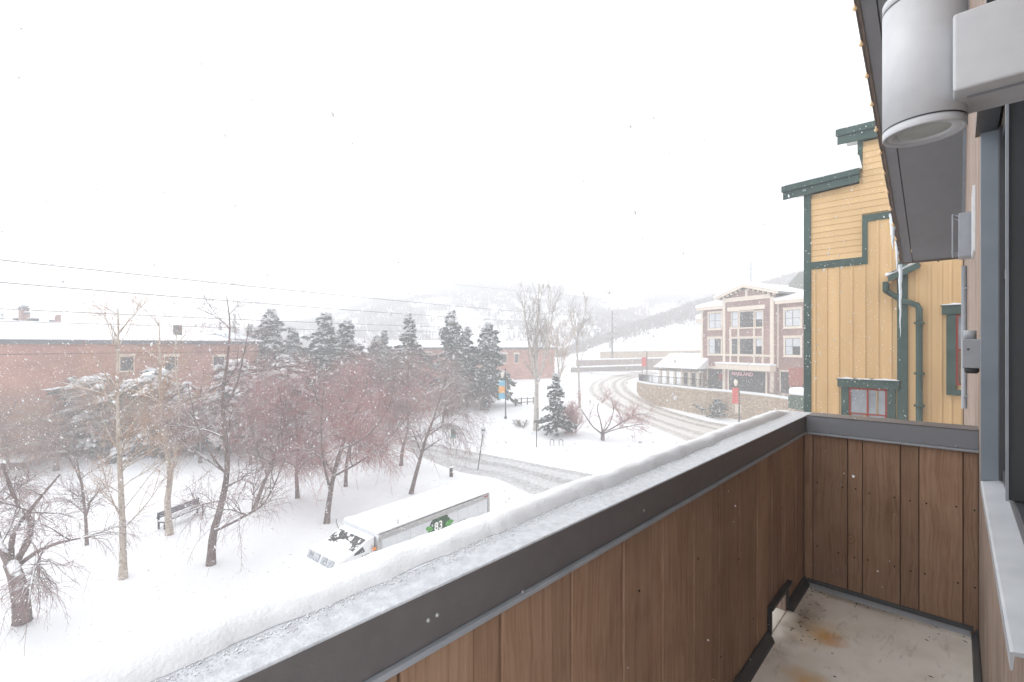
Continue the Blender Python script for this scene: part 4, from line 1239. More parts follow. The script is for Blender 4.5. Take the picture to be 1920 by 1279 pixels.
# pergola roofed with snow
pg0 = P(1236, 690, 72); pg1 = P(1311, 694, 66)
PGP = through((pg0[0], pg0[1]), (pg1[0], pg1[1]))
pg = PGP.root("pergola")
tagp(pg, "cream columned pergola with snow covered roof on the terrace", "pergola")
Lp = PGP.a(1312)
zd = ztop-.04; ze = PGP.at(1275, 693)[1]
for i in range(6):
    a = .3+(Lp-.6)*i/5
    for dpt in (0, 5.0):
        MB().box(a-.16, a+.16, dpt-.16, dpt+.16, zd, ze-.35).build("column", CREAM, pg)
MB().box(0, Lp, -.2, .2, ze-.35, ze).build("beam", CREAM, pg)
MB().box(0, Lp, 4.8, 5.2, ze-.35, ze).build("beam", CREAM, pg)
m0 = None
for i in range(14):
    a = .1+(Lp-.2)*i/13
    MB().prism([(-1.1, ze-.05), (-1.0, ze-.2), (6, ze+.003), (6, ze+.2)], a-.05, a+.05, 'x').build("rafter", M("grey_timber", (.16, .14, .13), .8) if i == 0 else bpy.data.materials["grey_timber"], pg)
zr2 = PGP.at(1282, 668)[1]+.4
MB().prism([(-.75, ze+.16), (6.2, ze+.24), (6.2, zr2), (3, zr2-.05), (.2, ze+.75), (-.75, ze+.36)], -.5, Lp+.1, 'x').build("roof_snow", SNOWF, pg, bevel=.1)
MB().box(.5, Lp-.3, 4.9, 4.95, zd, ze-.4).build("back_glazing", GLASS, pg)
# HOME lettering on the low roof line behind the pergola
hp = P(1288, 664, 82)
so = empty("roof_sign", (hp[0], hp[1], hp[2]-.5), atan2(-.3, 1))
tagp(so, "small dark block lettering reading HOME above the pergola roof", "sign")
text_mesh("HOME", .95, DARKM, "lettering", so, (0, 0, .5), (pi/2, 0, 0), depth=.06, bold=True)
MB().box(-1.6, 1.6, .1, .2, -.05, .02).box(-1.5, -1.42, .1, .2, -5, -.05).box(1.42, 1.5, .1, .2, -5, -.05).build("sign_rail", DARKM, so)

# terraced walls under the near hill
def lowwall(name, px, Y0, Y1, ytop, hgt, mat, label):
    a_ = P(px[0], ytop[0], Y0); b_ = P(px[1], ytop[1], Y1)
    pl = through(a_[:2], b_[:2]); L_ = np.linalg.norm(b_[:2]-a_[:2])
    r_ = pl.root(name); tagp(r_, label, "wall")
    n = 16; m = MB()
    zs_ = np.interp(np.linspace(0, 1, n+1), [0, 1], [a_[2], b_[2]])
    m.prism([(0, zs_[0]-hgt), (L_, zs_[-1]-hgt), (L_, zs_[-1]), (0, zs_[0])], 0, .6, 'y').build("masonry", mat, r_)
    MB().prism([(-.05, zs_[0]+.005), (L_+.05, zs_[-1]+.005), (L_+.05, zs_[-1]+.3), (-.05, zs_[0]+.3)], -.12, 1.6, 'y').build("snow", SNOWF, r_, bevel=.1)
lowwall("hill_wall", (1125, 1330), 124, 112, (660, 657), 4.6, M("tan_block", (.40, .31, .22), .9, (.46, .37, .27), .8), "long tan block wall at the foot of the near hill")
lowwall("road_wall", (1080, 1262), 116, 104, (676, 672), 2.6, M("mauve_block", (.23, .17, .155), .9, (.29, .22, .2), .8), "low mauve wall below the tan wall along the far bend")
lowwall("bend_wall", (1070, 1205), 108, 98, (690, 686), 1.0, M("grey_block", (.22, .19, .18), .9), "lowest grey kerb wall beside the far bend of the road")

# ------------------------------------------------------------------ long brick building on the left and its neighbour
def brickhall(name, label, pA, YA_, pB, YB_, ytA, depth, ridge_h, wins, dark_band=True):
    a_ = P(pA, ytA, YA_); b_ = P(pB, ytA, YB_)
    pl = through(a_[:2], b_[:2]); L_ = np.linalg.norm(b_[:2]-a_[:2])
    r_ = pl.root(name); tagp(r_, label, "building")
    zt = a_[2]
    MB().box(-.0, L_, 0, depth*2, -.5, zt-.35).build("wall", BRK2, r_)
    MB().box(-.3, L_+.3, -.3, .2, zt-.345, zt).build("fascia", M("slate_fascia", (.10, .11, .125), .6), r_)
    MB().box(-.0, L_, -.05, .0, zt-1.3, zt-1.24).build("band_course", M("dark_band", (.09, .05, .045), .8), r_)
    m = MB(); n = 24; rr = np.random.default_rng(9)
    m.prism([(-.34, zt+.003), (depth*2, zt+.003), (depth*2, zt+.2), (depth, zt+ridge_h), (-.34, zt+.16)], -.35, L_+.35, 'x').build("roof_snow", SNOWF, r_, bevel=.08)
    for rc in wins:
        a0, a1, z0, z1 = pl.rect(*rc)
        w_ = MB(); w_.box(a0-.08, a1+.08, -.10, 0, z0-.14, z0-.001).box(a0-.25, a1+.25, -.12, 0, z1+.001, z1+.3)
        w_.box(a0-.08, a0, -.06, 0, z0, z1).box(a1, a1+.08, -.06, 0, z0, z1)
        wo = w_.build("window", CREAM, r_)
        MB().box(a0, a1, -.03, 0.0, z0, z1).build("pane", GLASS, wo)
        MB().box((a0+a1)/2-.03, (a0+a1)/2+.03, -.05, -.031, z0, z1).build("glazing_bar", DARKF, wo)
    return pl, r_, zt, L_
LP, lb, lzt, LL = brickhall("brick_hall", "long low red brick building on the left with snow covered roof", -420, 30.5, 486, 62, 633.5, 11, 2.1,
    [(225, 669, 250, 695), (309, 669, 332, 695), (400, 669, 420, 692), (130, 790, 160, 822), (40, 790, 75, 825), (260, 785, 285, 815), (-60, 668, -32, 696)])
# roof things on it
def roofpt(x, y, back):
    a = LP.a(x); Y = LP.o[1]+a*LP.d[1]
    return a
def chimney(x0, x1, y0, y1, back, mat, label, crown=True):
    Yc = P(0.5*(x0+x1), 0, 60)[1]
    Y = 56.0; c = P((x0+x1)/2, y1, Y); w_ = (x1-x0)/FP*Y; h = (y1-y0)/FP*Y
    r_ = empty("chimney", c, LP.rz); tagp(r_, label, "chimney", "chimneys on the brick hall")
    MB().box(-w_/2, w_/2, -w_/2, w_/2, -1.2, h*.8).build("stack", mat, r_)
    if crown:
        MB().box(-w_*.62, w_*.62, -w_*.62, w_*.62, h*.80, h*.87).build("crown", DARKM, r_)
        MB().box(-w_*.5, w_*.5, -w_*.5, w_*.5, h*.871, h).build("cowl", TRIM, r_)
        MB().box(-w_*.6, w_*.6, -w_*.6, w_*.6, h+.001, h+.06).build("snow", SNOWF, r_)
chimney(39, 50, 573, 604, 0, BRK1, "tall brick chimney with wide cowl on the brick hall roof")
chimney(47, 54, 585, 604, 0, BRK1, "shorter brick chimney touching the tall one on the roof")
chimney(105, 112, 586, 606, 0, BRK1, "plain narrow chimney right of the others on the brick hall roof", False)
chimney(28, 39, 597, 604, 0, DARKM, "low roof cowl left of the tall chimney")
chimney(58, 69, 597, 605, 0, DARKM, "low roof cowl right of the chimney pair")
chimney(94, 101, 599, 606, 0, DARKM, "small roof cowl beside the plain narrow chimney", False)
chimney(328, 338, 608, 616, 0, DARKM, "boxy roof vent far along the brick hall roof near tall twigs", False)
sk = MB(); a0 = LP.a(440); a1 = LP.a(484); 
sk.prism([(.4, lzt+.32), (4.5, lzt+1.08), (4.5, lzt+1.13), (.4, lzt+.37)], a0, a1, 'x'); sk.build("skylight", M("sky_panel", (.42, .48, .56), .25, spec=.6), lb)
P2, nb, nzt, NL = brickhall("far_brick_hall", "farther red brick building behind the spruces with narrow snow roof", 745, 84, 1040, 96, 652, 8, 1.4,
    [(797, 662, 808, 682), (940, 664, 950, 680), (965, 664, 972, 680), (1000, 664, 1008, 680), (880, 663, 890, 680)])

# ------------------------------------------------------------------ trees
def unit(v):
    return v/np.maximum(1e-9, np.linalg.norm(v, axis=-1, keepdims=True))

def tubes(PL, RD_, sides):
    "PL (N,k,3) centre lines, RD_ (N,k) radii -> verts, quads"
    N, k, _ = PL.shape
    T = np.empty_like(PL); T[:, 1:-1] = PL[:, 2:]-PL[:, :-2]; T[:, 0] = PL[:, 1]-PL[:, 0]; T[:, -1] = PL[:, -1]-PL[:, -2]
    T = unit(T)
    ref = np.where(np.abs(T[..., 2:3]) < .9, np.array((0, 0, 1.0)), np.array((1.0, 0, 0)))
    A = unit(np.cross(T, ref)); B = np.cross(T, A)
    g = np.arange(sides)*2*pi/sides
    V = PL[:, :, None, :]+RD_[:, :, None, None]*(A[:, :, None, :]*np.cos(g)[None, None, :, None]+B[:, :, None, :]*np.sin(g)[None, None, :, None])
    i = np.arange(N*k*sides).reshape(N, k, sides); j = np.roll(i, -1, 2)
    F = np.stack([i[:, :-1], j[:, :-1], j[:, 1:], i[:, 1:]], -1).reshape(-1, 4)
    return V.reshape(-1, 3), F

def spawn(r, PL, RD_, n, L, Lv, ang, angv, fmin, up, droop, wig, k, rad, tip, ratio=.7, wlen=True, fmax=1.0):
    "n children on the centre lines PL"
    N, kk, _ = PL.shape
    ln = np.linalg.norm(np.diff(PL, axis=1), axis=2).sum(1)
    p = ln/ln.sum() if wlen else None
    w = r.choice(N, n, p=p)
    f = r.uniform(fmin, fmax, n)*(kk-1); i0 = np.minimum(f.astype(int), kk-2); fr = (f-i0)[:, None]
    a_, b_ = PL[w, i0], PL[w, i0+1]
    pos = a_*(1-fr)+b_*fr; T = unit(b_-a_)
    R0 = RD_[w, i0]*(1-fr[:, 0])+RD_[w, i0+1]*fr[:, 0]
    q = unit(np.cross(T, r.normal(size=(n, 3))))
    an = np.radians(r.normal(ang, angv, n))[:, None]
    D = unit(T*np.cos(an)+q*np.sin(an)+np.array((0, 0, 1.0))*up)
    length = L*np.clip(r.normal(1, Lv, n), .3, 2.2)*(1.15-.55*f/(kk-1))
    out = np.empty((n, k, 3)); out[:, 0] = pos
    st = (length/(k-1))[:, None]
    for j in range(1, k):
        D = unit(D+r.normal(0, wig, (n, 3))+np.array((0, 0, -droop*(j/(k-1)))))
        out[:, j] = out[:, j-1]+D*st
    r0 = np.minimum(R0*ratio, rad*np.clip(r.normal(1, .25, n), .5, 1.6))
    rr = r0[:, None]*np.linspace(1, tip, k)[None, :]
    return out, np.maximum(rr, .0028)

def poly(px, Y, r, jit=.25, k=24, rad=(.2, .05), pw=.8):
    "pixel polyline at depth Y, with depth wander, as one centre line"
    pts = np.array([P(x, y, Y) for x, y in px])
    if len(px) > 2:
        off = np.cumsum(r.normal(0, jit, len(px))); off[0] = 0
        for i in range(1, len(px)): pts[i] = P(*px[i], Y+off[i])
    c = resample(pts, k)
    return c[None], (rad[0]+(rad[1]-rad[0])*np.linspace(0, 1, k)**pw)[None]

def joinvf(parts):
    vs_, fs, n = [], [], 0
    for v, f in parts:
        vs_.append(v); fs.append(f+n); n += len(v)
    return np.vstack(vs_), np.vstack(fs)

def bare_tree(name, label, base_px, stems, levels, bark, twig, seed, group=None, Y=None, cat="tree", sides0=8, tw_mult=1.0):
    r = np.random.default_rng(seed)
    g0 = G(*base_px) if Y is None else np.array((*P(base_px[0], base_px[1], Y)[:2], float(gz0(0, Y))))
    Yb = g0[1]
    L0, R0 = [], []
    for px, rad in stems:
        a, b_ = poly(px, Yb, r, rad=rad); L0.append(a[0]); R0.append(b_[0])
    L0[0][0, 2] = gz(L0[0][0, 0], L0[0][0, 1])-.25
    L0 = np.array(L0); R0 = np.array(R0)
    R0[0, 0] *= 1.25
    root = empty(name, (L0[0, 0, 0], L0[0, 0, 1], L0[0, 0, 2]+.25)); tagp(root, label, cat, group)
    org = np.array(root.location)
    trunk = [tubes(L0-org, R0, sides0)]
    crown = []
    parL, parR = L0, R0
    allL = [(L0, R0)]
    for li, lv in enumerate(levels):
        src = lv.get("src", li)
        pl_, pr_ = allL[src]
        n = int(lv["n"]*((.50 if twig is TWIGR else .55) if li > 1 else 1))
        c, cr = spawn(r, pl_, pr_, n, lv["L"], lv.get("Lv", .3), lv["ang"], lv.get("angv", 14), lv.get("fmin", .3), lv.get("up", 0),
                      lv.get("droop", 0), lv.get("wig", .1), lv.get("k", 6), lv["rad"], lv.get("tip", .35), lv.get("ratio", .7), fmax=lv.get("fmax", 1.0))
        below = c[:, -1, 2] < gz0(c[:, -1, 0], c[:, -1, 1])+.25
        c[below, :, 2] = np.maximum(c[below, :, 2], (gz0(c[below, :, 0], c[below, :, 1])+.2))
        allL.append((c, cr))
        (trunk if lv.get("limb") else crown).append(tubes(c-org, cr, lv.get("sides", 3)))
    v, f = joinvf(trunk); mesh_np("trunk", v, f, bark, root, smooth=True)
    v, f = joinvf(crown); mesh_np("crown", v, f, twig, root, smooth=True)
    return root

def crab(nl=10, nb=110, nt=1300, nw=4200, L=(2.6, 1.5, .9, .45), droop=.16, up=.15, tr=.010, ang=55):
    return [dict(n=nl, L=L[0], ang=ang, fmin=.2, up=up, droop=droop*.3, wig=.12, k=9, rad=.05, tip=.3, sides=5, limb=True),
            dict(n=int(nb*1.3), L=L[1]*1.1, ang=44, fmin=.15, up=.1, droop=droop*1.2, wig=.12, k=8, rad=.019, tip=.4, sides=4, limb=True),
            dict(n=nt, L=L[2], ang=38, fmin=.15, up=.02, droop=droop*1.3, wig=.16, k=5, rad=tr*1.3, tip=.5),
            dict(n=nw, L=L[3], ang=36, fmin=.1, up=0, droop=droop*1.3, wig=.16, k=4, rad=tr*.8, tip=.6),
            # long thin twigs that arch out and hang at the skirt of the crown
            dict(n=int(nb*1.1), src=1, L=L[1]*1.5, ang=62, fmin=.05, up=.05, droop=.42, wig=.09, k=10, rad=tr*1.25, tip=.45, sides=3),
            dict(n=nb*7, src=5, L=L[3]*1.1, ang=38, fmin=.2, up=-.05, droop=.25, wig=.14, k=4, rad=tr*.75, tip=.6)]

def birch(nl=34, nb=170, nt=1100, nw=2200, L=(2.6, 1.1, .6, .35)):
    return [dict(n=nl, L=L[0], ang=58, fmin=.14, up=.35, droop=.02, wig=.07, k=8, rad=.035, tip=.3, sides=4, limb=True, fmax=.98),
            dict(n=nb, L=L[1], ang=38, fmin=.2, up=.2, droop=.0, wig=.1, k=6, rad=.014, tip=.5),
            dict(n=nt, L=L[2], ang=36, fmin=.2, up=.12, droop=.0, wig=.14, k=4, rad=.009, tip=.6),
            dict(n=nw, L=L[3], ang=38, fmin=.1, up=.08, droop=.0, wig=.14, k=3, rad=.0065, tip=.6)]

# foreground row on the snow
bare_tree("crabapple_tree", "thick leaning bare tree at the left edge, nearest of all the trees", (42, 1166),
    [([(42, 1166), (39, 1125), (31, 1085), (20, 1056)], (.29, .22)), ([(20, 1060), (4, 1030), (-22, 995), (-60, 950)], (.16, .05)),
     ([(24, 1064), (52, 1015), (56, 975), (28, 935), (5, 870)], (.14, .04)), ([(26, 1066), (78, 1030), (135, 1012), (205, 1000)], (.10, .02)),
     ([(20, 1060), (26, 1000), (62, 950), (112, 890)], (.11, .03)), ([(18, 1060), (-8, 990), (-15, 920), (-40, 850)], (.12, .04))],
    crab(14, 170, 1500, 3600, (2.0, 1.2, .75, .4), .14, .05, .0085, 60), BARK, TWIGM, 101)
bare_tree("birch_tree", "slender pale trunked birch standing in front, second tree from the left edge", (231, 1086),
    [([(231, 1086), (230, 1000), (226, 900), (222, 800), (220, 700), (222, 630), (221, 578)], (.165, .025))], birch(38, 190, 1200, 2600), BIRCH, TWIGT, 102)
bare_tree("young_tree", "small thin bare tree between the leaning tree and the pale birch", (163, 1022),
    [([(163, 1022), (160, 965), (152, 905), (142, 850), (138, 790)], (.085, .015))], crab(12, 90, 700, 1800, (1.9, 1.1, .7, .4), .06, .25, .008, 48), BARK, TWIGM, 103)
bare_tree("birch_tree", "pale double stemmed birch standing by the blue bench", (318, 1003),
    [([(318, 1003), (314, 940), (319, 890), (309, 820), (301, 740), (300, 665), (298, 600)], (.19, .03)), ([(317, 905), (330, 840), (336, 760), (329, 680), (331, 620)], (.09, .02))],
    birch(40, 200, 1300, 2800), BIRCH, TWIGT, 104)
bare_tree("crabapple_tree", "tall dark bare tree with a low limb reaching right, right of the blue bench", (395, 1060),
    [([(395, 1060), (400, 1000), (414, 950), (426, 880), (421, 800), (417, 740), (426, 680), (431, 610), (425, 556)], (.20, .02)),
     ([(403, 995), (450, 972), (490, 948), (512, 915), (530, 870)], (.09, .02)), ([(420, 765), (443, 722), (458, 660), (466, 620)], (.07, .015)),
     ([(424, 890), (395, 850), (368, 790), (352, 720)], (.06, .012))],
    crab(22, 210, 1700, 4200, (2.5, 1.4, .85, .45), .08, .18, .0085, 58), BARK, TWIGM, 105)
bare_tree("crabapple_tree", "leaning reddish tree left of the truck, its trunk half hidden by twigs", (476, 955),
    [([(476, 955), (494, 908), (510, 868), (524, 810), (528, 765), (522, 725)], (.15, .025)), ([(500, 890), (478, 830), (462, 770)], (.07, .02))],
    crab(18, 200, 2100, 6000, (2.6, 1.5, .95, .5), .14, .2, .010), BARK, TWIGR, 106)
bare_tree("crabapple_tree", "red twigged tree with a straight trunk behind the front of the truck", (558, 934),
    [([(558, 934), (556, 885), (560, 835), (553, 785), (560, 745)], (.16, .02))], crab(18, 220, 2600, 7500, (2.9, 1.6, 1.0, .5), .12, .25, .0105), BARK, TWIGR, 107)
bare_tree("crabapple_tree", "dense red twigged tree rising just behind the truck cab", (612, 982),
    [([(612, 982), (618, 935), (627, 885), (641, 838), (662, 785), (684, 735), (690, 700)], (.19, .03)), ([(625, 893), (680, 862), (728, 822), (765, 782)], (.085, .02)),
     ([(620, 925), (606, 860), (602, 800), (606, 740), (612, 690)], (.09, .02)), ([(640, 842), (690, 815), (730, 760), (742, 700)], (.07, .015))],
    crab(24, 280, 3000, 8500, (2.6, 1.5, .95, .5), .14, .15, .0095), BARK, TWIGR, 108)
bare_tree("crabapple_tree", "red twigged tree behind the truck box, its trunk partly hidden", (648, 912),
    [([(648, 912), (650, 870), (656, 820), (651, 765), (660, 715)], (.15, .02))], crab(18, 220, 2500, 7000, (2.9, 1.6, 1.0, .5), .12, .25, .0105), BARK, TWIGR, 109)
bare_tree("crabapple_tree", "mauve bare tree near the left end of the slushy driveway", (752, 873),
    [([(752, 873), (755, 842), (765, 800), (762, 735), (768, 680)], (.17, .03)), ([(756, 838), (745, 800), (738, 750)], (.08, .02))], crab(18, 200, 2200, 6000, (3.2, 1.7, 1.1, .55), .14, .2, .0115), BARK, TWIGM, 110)
bare_tree("weeping_tree", "weeping bare tree leaning right over the rear of the truck", (770, 927),
    [([(770, 927), (783, 878), (799, 822), (814, 782), (829, 735), (842, 690)], (.17, .025)), ([(800, 818), (830, 800), (858, 800), (878, 830)], (.06, .015)), ([(790, 850), (770, 800), (752, 770)], (.06, .015)),
     ([(810, 790), (850, 760), (880, 775)], (.05, .012))],
    crab(16, 150, 1300, 3600, (2.6, 1.7, 1.1, .55), .30, .2, .0095), BARK, TWIGM, 111)
bare_tree("crabapple_tree", "reddish tree in the middle of the grove, farther back than its neighbours", (690, 868),
    [([(690, 868), (692, 830), (700, 780), (694, 730), (700, 690)], (.15, .02))], crab(18, 200, 2400, 6600, (3.3, 1.8, 1.1, .55), .12, .25, .012), BARK, TWIGR, 112)
bare_tree("crabapple_tree", "reddish tree left of the grove in front of the snowy pines", (470, 872),
    [([(470, 872), (470, 835), (478, 800), (472, 760), (478, 730)], (.15, .02))], crab(18, 200, 2200, 6000, (3.2, 1.8, 1.1, .55), .12, .25, .012), BARK, TWIGR, 113)
bare_tree("crabapple_tree", "reddish bare tree behind the tall dark tree, by the brick hall", (375, 868),
    [([(375, 868), (376, 830), (372, 780), (378, 730)], (.14, .02))], crab(16, 160, 1700, 4600, (3.0, 1.6, 1.0, .5), .12, .22, .011), BARK, TWIGR, 114)
bare_tree("crabapple_tree", "brown bare tree before the brick hall with a stout trunk, left of the birch", (105, 882),
    [([(105, 882), (108, 845), (100, 800), (106, 750)], (.20, .03)), ([(107, 850), (85, 810), (60, 770)], (.1, .02))], crab(16, 170, 1700, 4600, (2.8, 1.5, 1.0, .5), .10, .2, .011), BARK, TWIGT, 115)
bare_tree("crabapple_tree", "brown bare tree before the brick hall, just left of the pale birch trunk", (195, 864),
    [([(195, 864), (196, 830), (192, 790), (198, 745)], (.15, .02))], crab(16, 150, 1600, 4200, (2.7, 1.5, 1.0, .5), .10, .2, .011), BARK, TWIGT, 116)
bare_tree("crabapple_tree", "brown bare tree at the far left before the brick hall", (12, 890),
    [([(12, 890), (14, 850), (8, 800), (16, 760)], (.15, .02))], crab(16, 150, 1600, 4200, (2.7, 1.5, 1.0, .5), .10, .2, .011), BARK, TWIGT, 117)
bare_tree("crabapple_tree", "brown bare tree before the brick hall, right of the double birch", (285, 858),
    [([(285, 858), (287, 825), (282, 785), (288, 745)], (.15, .02))], crab(16, 150, 1600, 4200, (2.7, 1.5, 1.0, .5), .10, .2, .011), BARK, TWIGT, 118)
bare_tree("crabapple_tree", "mauve bare tree far back beside the side street", (830, 800),
    [([(830, 800), (832, 770), (836, 730), (832, 690)], (.17, .03))], crab(16, 160, 1700, 4400, (3.2, 1.8, 1.2, .6), .12, .25, .0145), BARK, TWIGM, 119)

# tall pale trees at the bend
bare_tree("poplar_tree", "tallest pale poplar with upswept branches beside the small spruce", (1005, 806),
    [([(1005, 806), (1006, 730), (1006, 650), (1009, 590), (1011, 532)], (.34, .05)), ([(1006, 720), (992, 650), (985, 590), (983, 548)], (.13, .03)), ([(1006, 730), (1022, 660), (1030, 590), (1034, 545)], (.13, .03)), ([(1006, 690), (1000, 620), (1000, 560)], (.1, .03))],
    [dict(n=60, L=3.6, ang=32, fmin=.22, up=.5, droop=-.05, wig=.05, k=8, rad=.055, tip=.3, sides=4, limb=True),
     dict(n=420, L=1.5, ang=30, fmin=.25, up=.3, wig=.1, k=5, rad=.022, tip=.5), dict(n=1800, L=.7, ang=34, fmin=.1, up=.2, wig=.12, k=4, rad=.013, tip=.6)],
    ASPEN, TWIGG, 130)
bare_tree("poplar_tree", "thin forked pale tree right of the tallest poplar", (1087, 764),
    [([(1087, 764), (1085, 700), (1082, 640), (1096, 590), (1103, 545)], (.22, .03)), ([(1083, 650), (1073, 610), (1070, 568)], (.11, .02)), ([(1085, 690), (1100, 640), (1116, 600)], (.08, .02))],
    [dict(n=34, L=3.0, ang=38, fmin=.25, up=.45, wig=.07, k=8, rad=.05, tip=.3, sides=4, limb=True),
     dict(n=200, L=1.4, ang=36, fmin=.25, up=.25, wig=.1, k=5, rad=.02, tip=.5), dict(n=600, L=.7, ang=36, fmin=.1, up=.1, wig=.12, k=4, rad=.013, tip=.6)],
    ASPEN, TWIGG, 131)
bare_tree("poplar_tree", "pale brown bushy tree between the tallest poplar and the far brick hall", (1050, 770),
    [([(1050, 770), (1048, 710), (1044, 650), (1046, 615)], (.2, .03)), ([(1048, 715), (1060, 665), (1064, 630)], (.1, .02)), ([(1048, 720), (1030, 670), (1024, 635)], (.1, .02))],
    [dict(n=40, L=3.2, ang=38, fmin=.2, up=.45, wig=.07, k=8, rad=.05, tip=.3, sides=4, limb=True),
     dict(n=320, L=1.5, ang=36, fmin=.2, up=.25, wig=.1, k=5, rad=.022, tip=.5), dict(n=1400, L=.8, ang=36, fmin=.1, up=.1, wig=.12, k=4, rad=.015, tip=.6)],
    ASPEN, TWIGT, 132)
bare_tree("crabapple_tree", "low spreading bare tree with many crooked limbs near the bike racks", (1130, 826),
    [([(1130, 826), (1130, 818), (1130, 811)], (.22, .19)), ([(1130, 814), (1112, 800), (1098, 780), (1086, 762)], (.12, .03)), ([(1130, 813), (1150, 806), (1175, 800), (1205, 794)], (.12, .03)),
     ([(1130, 812), (1142, 796), (1150, 770), (1146, 745)], (.11, .03)), ([(1130, 812), (1160, 796), (1190, 778), (1222, 776)], (.11, .03)), ([(1130, 812), (1126, 790), (1120, 765), (1128, 745)], (.1, .03))],
    [dict(n=26, L=1.9, ang=45, fmin=.25, up=.15, wig=.15, k=7, rad=.06, tip=.35, sides=4, limb=True),
     dict(n=230, L=1.1, ang=42, fmin=.2, up=.1, wig=.15, k=6, rad=.03, tip=.45), dict(n=1700, L=.7, ang=40, fmin=.1, up=.05, wig=.15, k=4, rad=.014, tip=.6), dict(n=2600, L=.45, ang=40, fmin=.1, wig=.15, k=3, rad=.011, tip=.6)],
    BARK, TWIGR, 133)
bare_tree("young_tree", "thin leaning bare tree in front of the gabled brick building", (1488, 800),
    [([(1488, 800), (1482, 765), (1466, 742), (1448, 715)], (.11, .02)), ([(1478, 758), (1472, 730), (1470, 700)], (.05, .015))],
    [dict(n=12, L=1.6, ang=42, fmin=.3, up=.3, wig=.1, k=6, rad=.03, tip=.35, sides=4, limb=True), dict(n=70, L=.9, ang=40, fmin=.2, up=.2, wig=.12, k=5, rad=.014), dict(n=260, L=.5, ang=40, fmin=.1, up=.1, wig=.12, k=3, rad=.009)],
    BARK, TWIGM, 134)

def shrub(name, label, px, w, h, nst, twig, seed, group=None, lean=.5, tr=.012):
    r = np.random.default_rng(seed); g = G(*px); Y = g[1]
    root = empty(name, g); tagp(root, label, "shrub", group)
    W, H = w/FP*Y/2, h/FP*Y
    az = r.uniform(0, 2*pi, nst); l = r.uniform(.15, 1, nst)
    PL = np.zeros((nst, 6, 3)); q = np.linspace(0, 1, 6)
    PL[:, :, 0] = (np.cos(az)*W*l)[:, None]*q**.8+(r.normal(0, .15*W, nst))[:, None]
    PL[:, :, 1] = (np.sin(az)*W*l)[:, None]*q**.8+(r.normal(0, .15*W, nst))[:, None]
    PL[:, :, 2] = (H*(1-.35*l**2)*r.uniform(.7, 1, nst))[:, None]*q-.1
    RR = np.broadcast_to(np.linspace(.03, .01, 6), (nst, 6)).copy()*max(.6, tr/.012)
    c1, r1 = spawn(r, PL, RR, nst*12, H*.35, .3, 35, 12, .2, .2, 0, .12, 4, tr, .6)
    c2, r2 = spawn(r, c1, r1, nst*40, H*.18, .3, 38, 12, .1, .1, 0, .12, 3, tr*.75, .6)
    v, f = joinvf([tubes(PL, RR, 4), tubes(c1, r1, 3), tubes(c2, r2, 3)])
    mesh_np("stems", v, f, twig, root, smooth=True)
    return root
shrub("twig_shrub", "rounded dusky red twig shrub right of the small spruce", (1068, 812), 58, 58, 46, TWIGR, 201, tr=.016)
shrub("twig_shrub", "low grey snowy shrub left of the tallest poplar", (978, 800), 46, 16, 20, TWIGG, 202)
for i, (x, y, w, h, tw, lb_) in enumerate([(40, 850, 110, 95, TWIGT, "rusty twig thicket at the far left by the brick hall"), (150, 846, 120, 110, TWIGT, "rusty twig thicket below the first snowy pine"),
        (255, 842, 120, 110, TWIGT, "rusty twig thicket behind the pale birch"), (345, 838, 120, 100, TWIGR, "reddish twig thicket behind the double birch"), (440, 834, 120, 110, TWIGR, "reddish twig thicket behind the tall dark tree"),
        (540, 830, 130, 110, TWIGR, "reddish twig thicket left of the grove centre"), (640, 826, 130, 120, TWIGR, "reddish twig thicket in the middle of the grove"), (735, 816, 110, 95, TWIGM, "mauve twig thicket beside the side street"),
        (840, 778, 70, 50, TWIGM, "mauve low thicket under the spruces by the side street"), (905, 768, 60, 36, TWIGM, "low mauve thicket left of the banner lamp post")]):
    shrub("twig_thicket", lb_, (x, y), w, h, 36, tw, 210+i, "twig thickets before the brick halls", tr=.015)

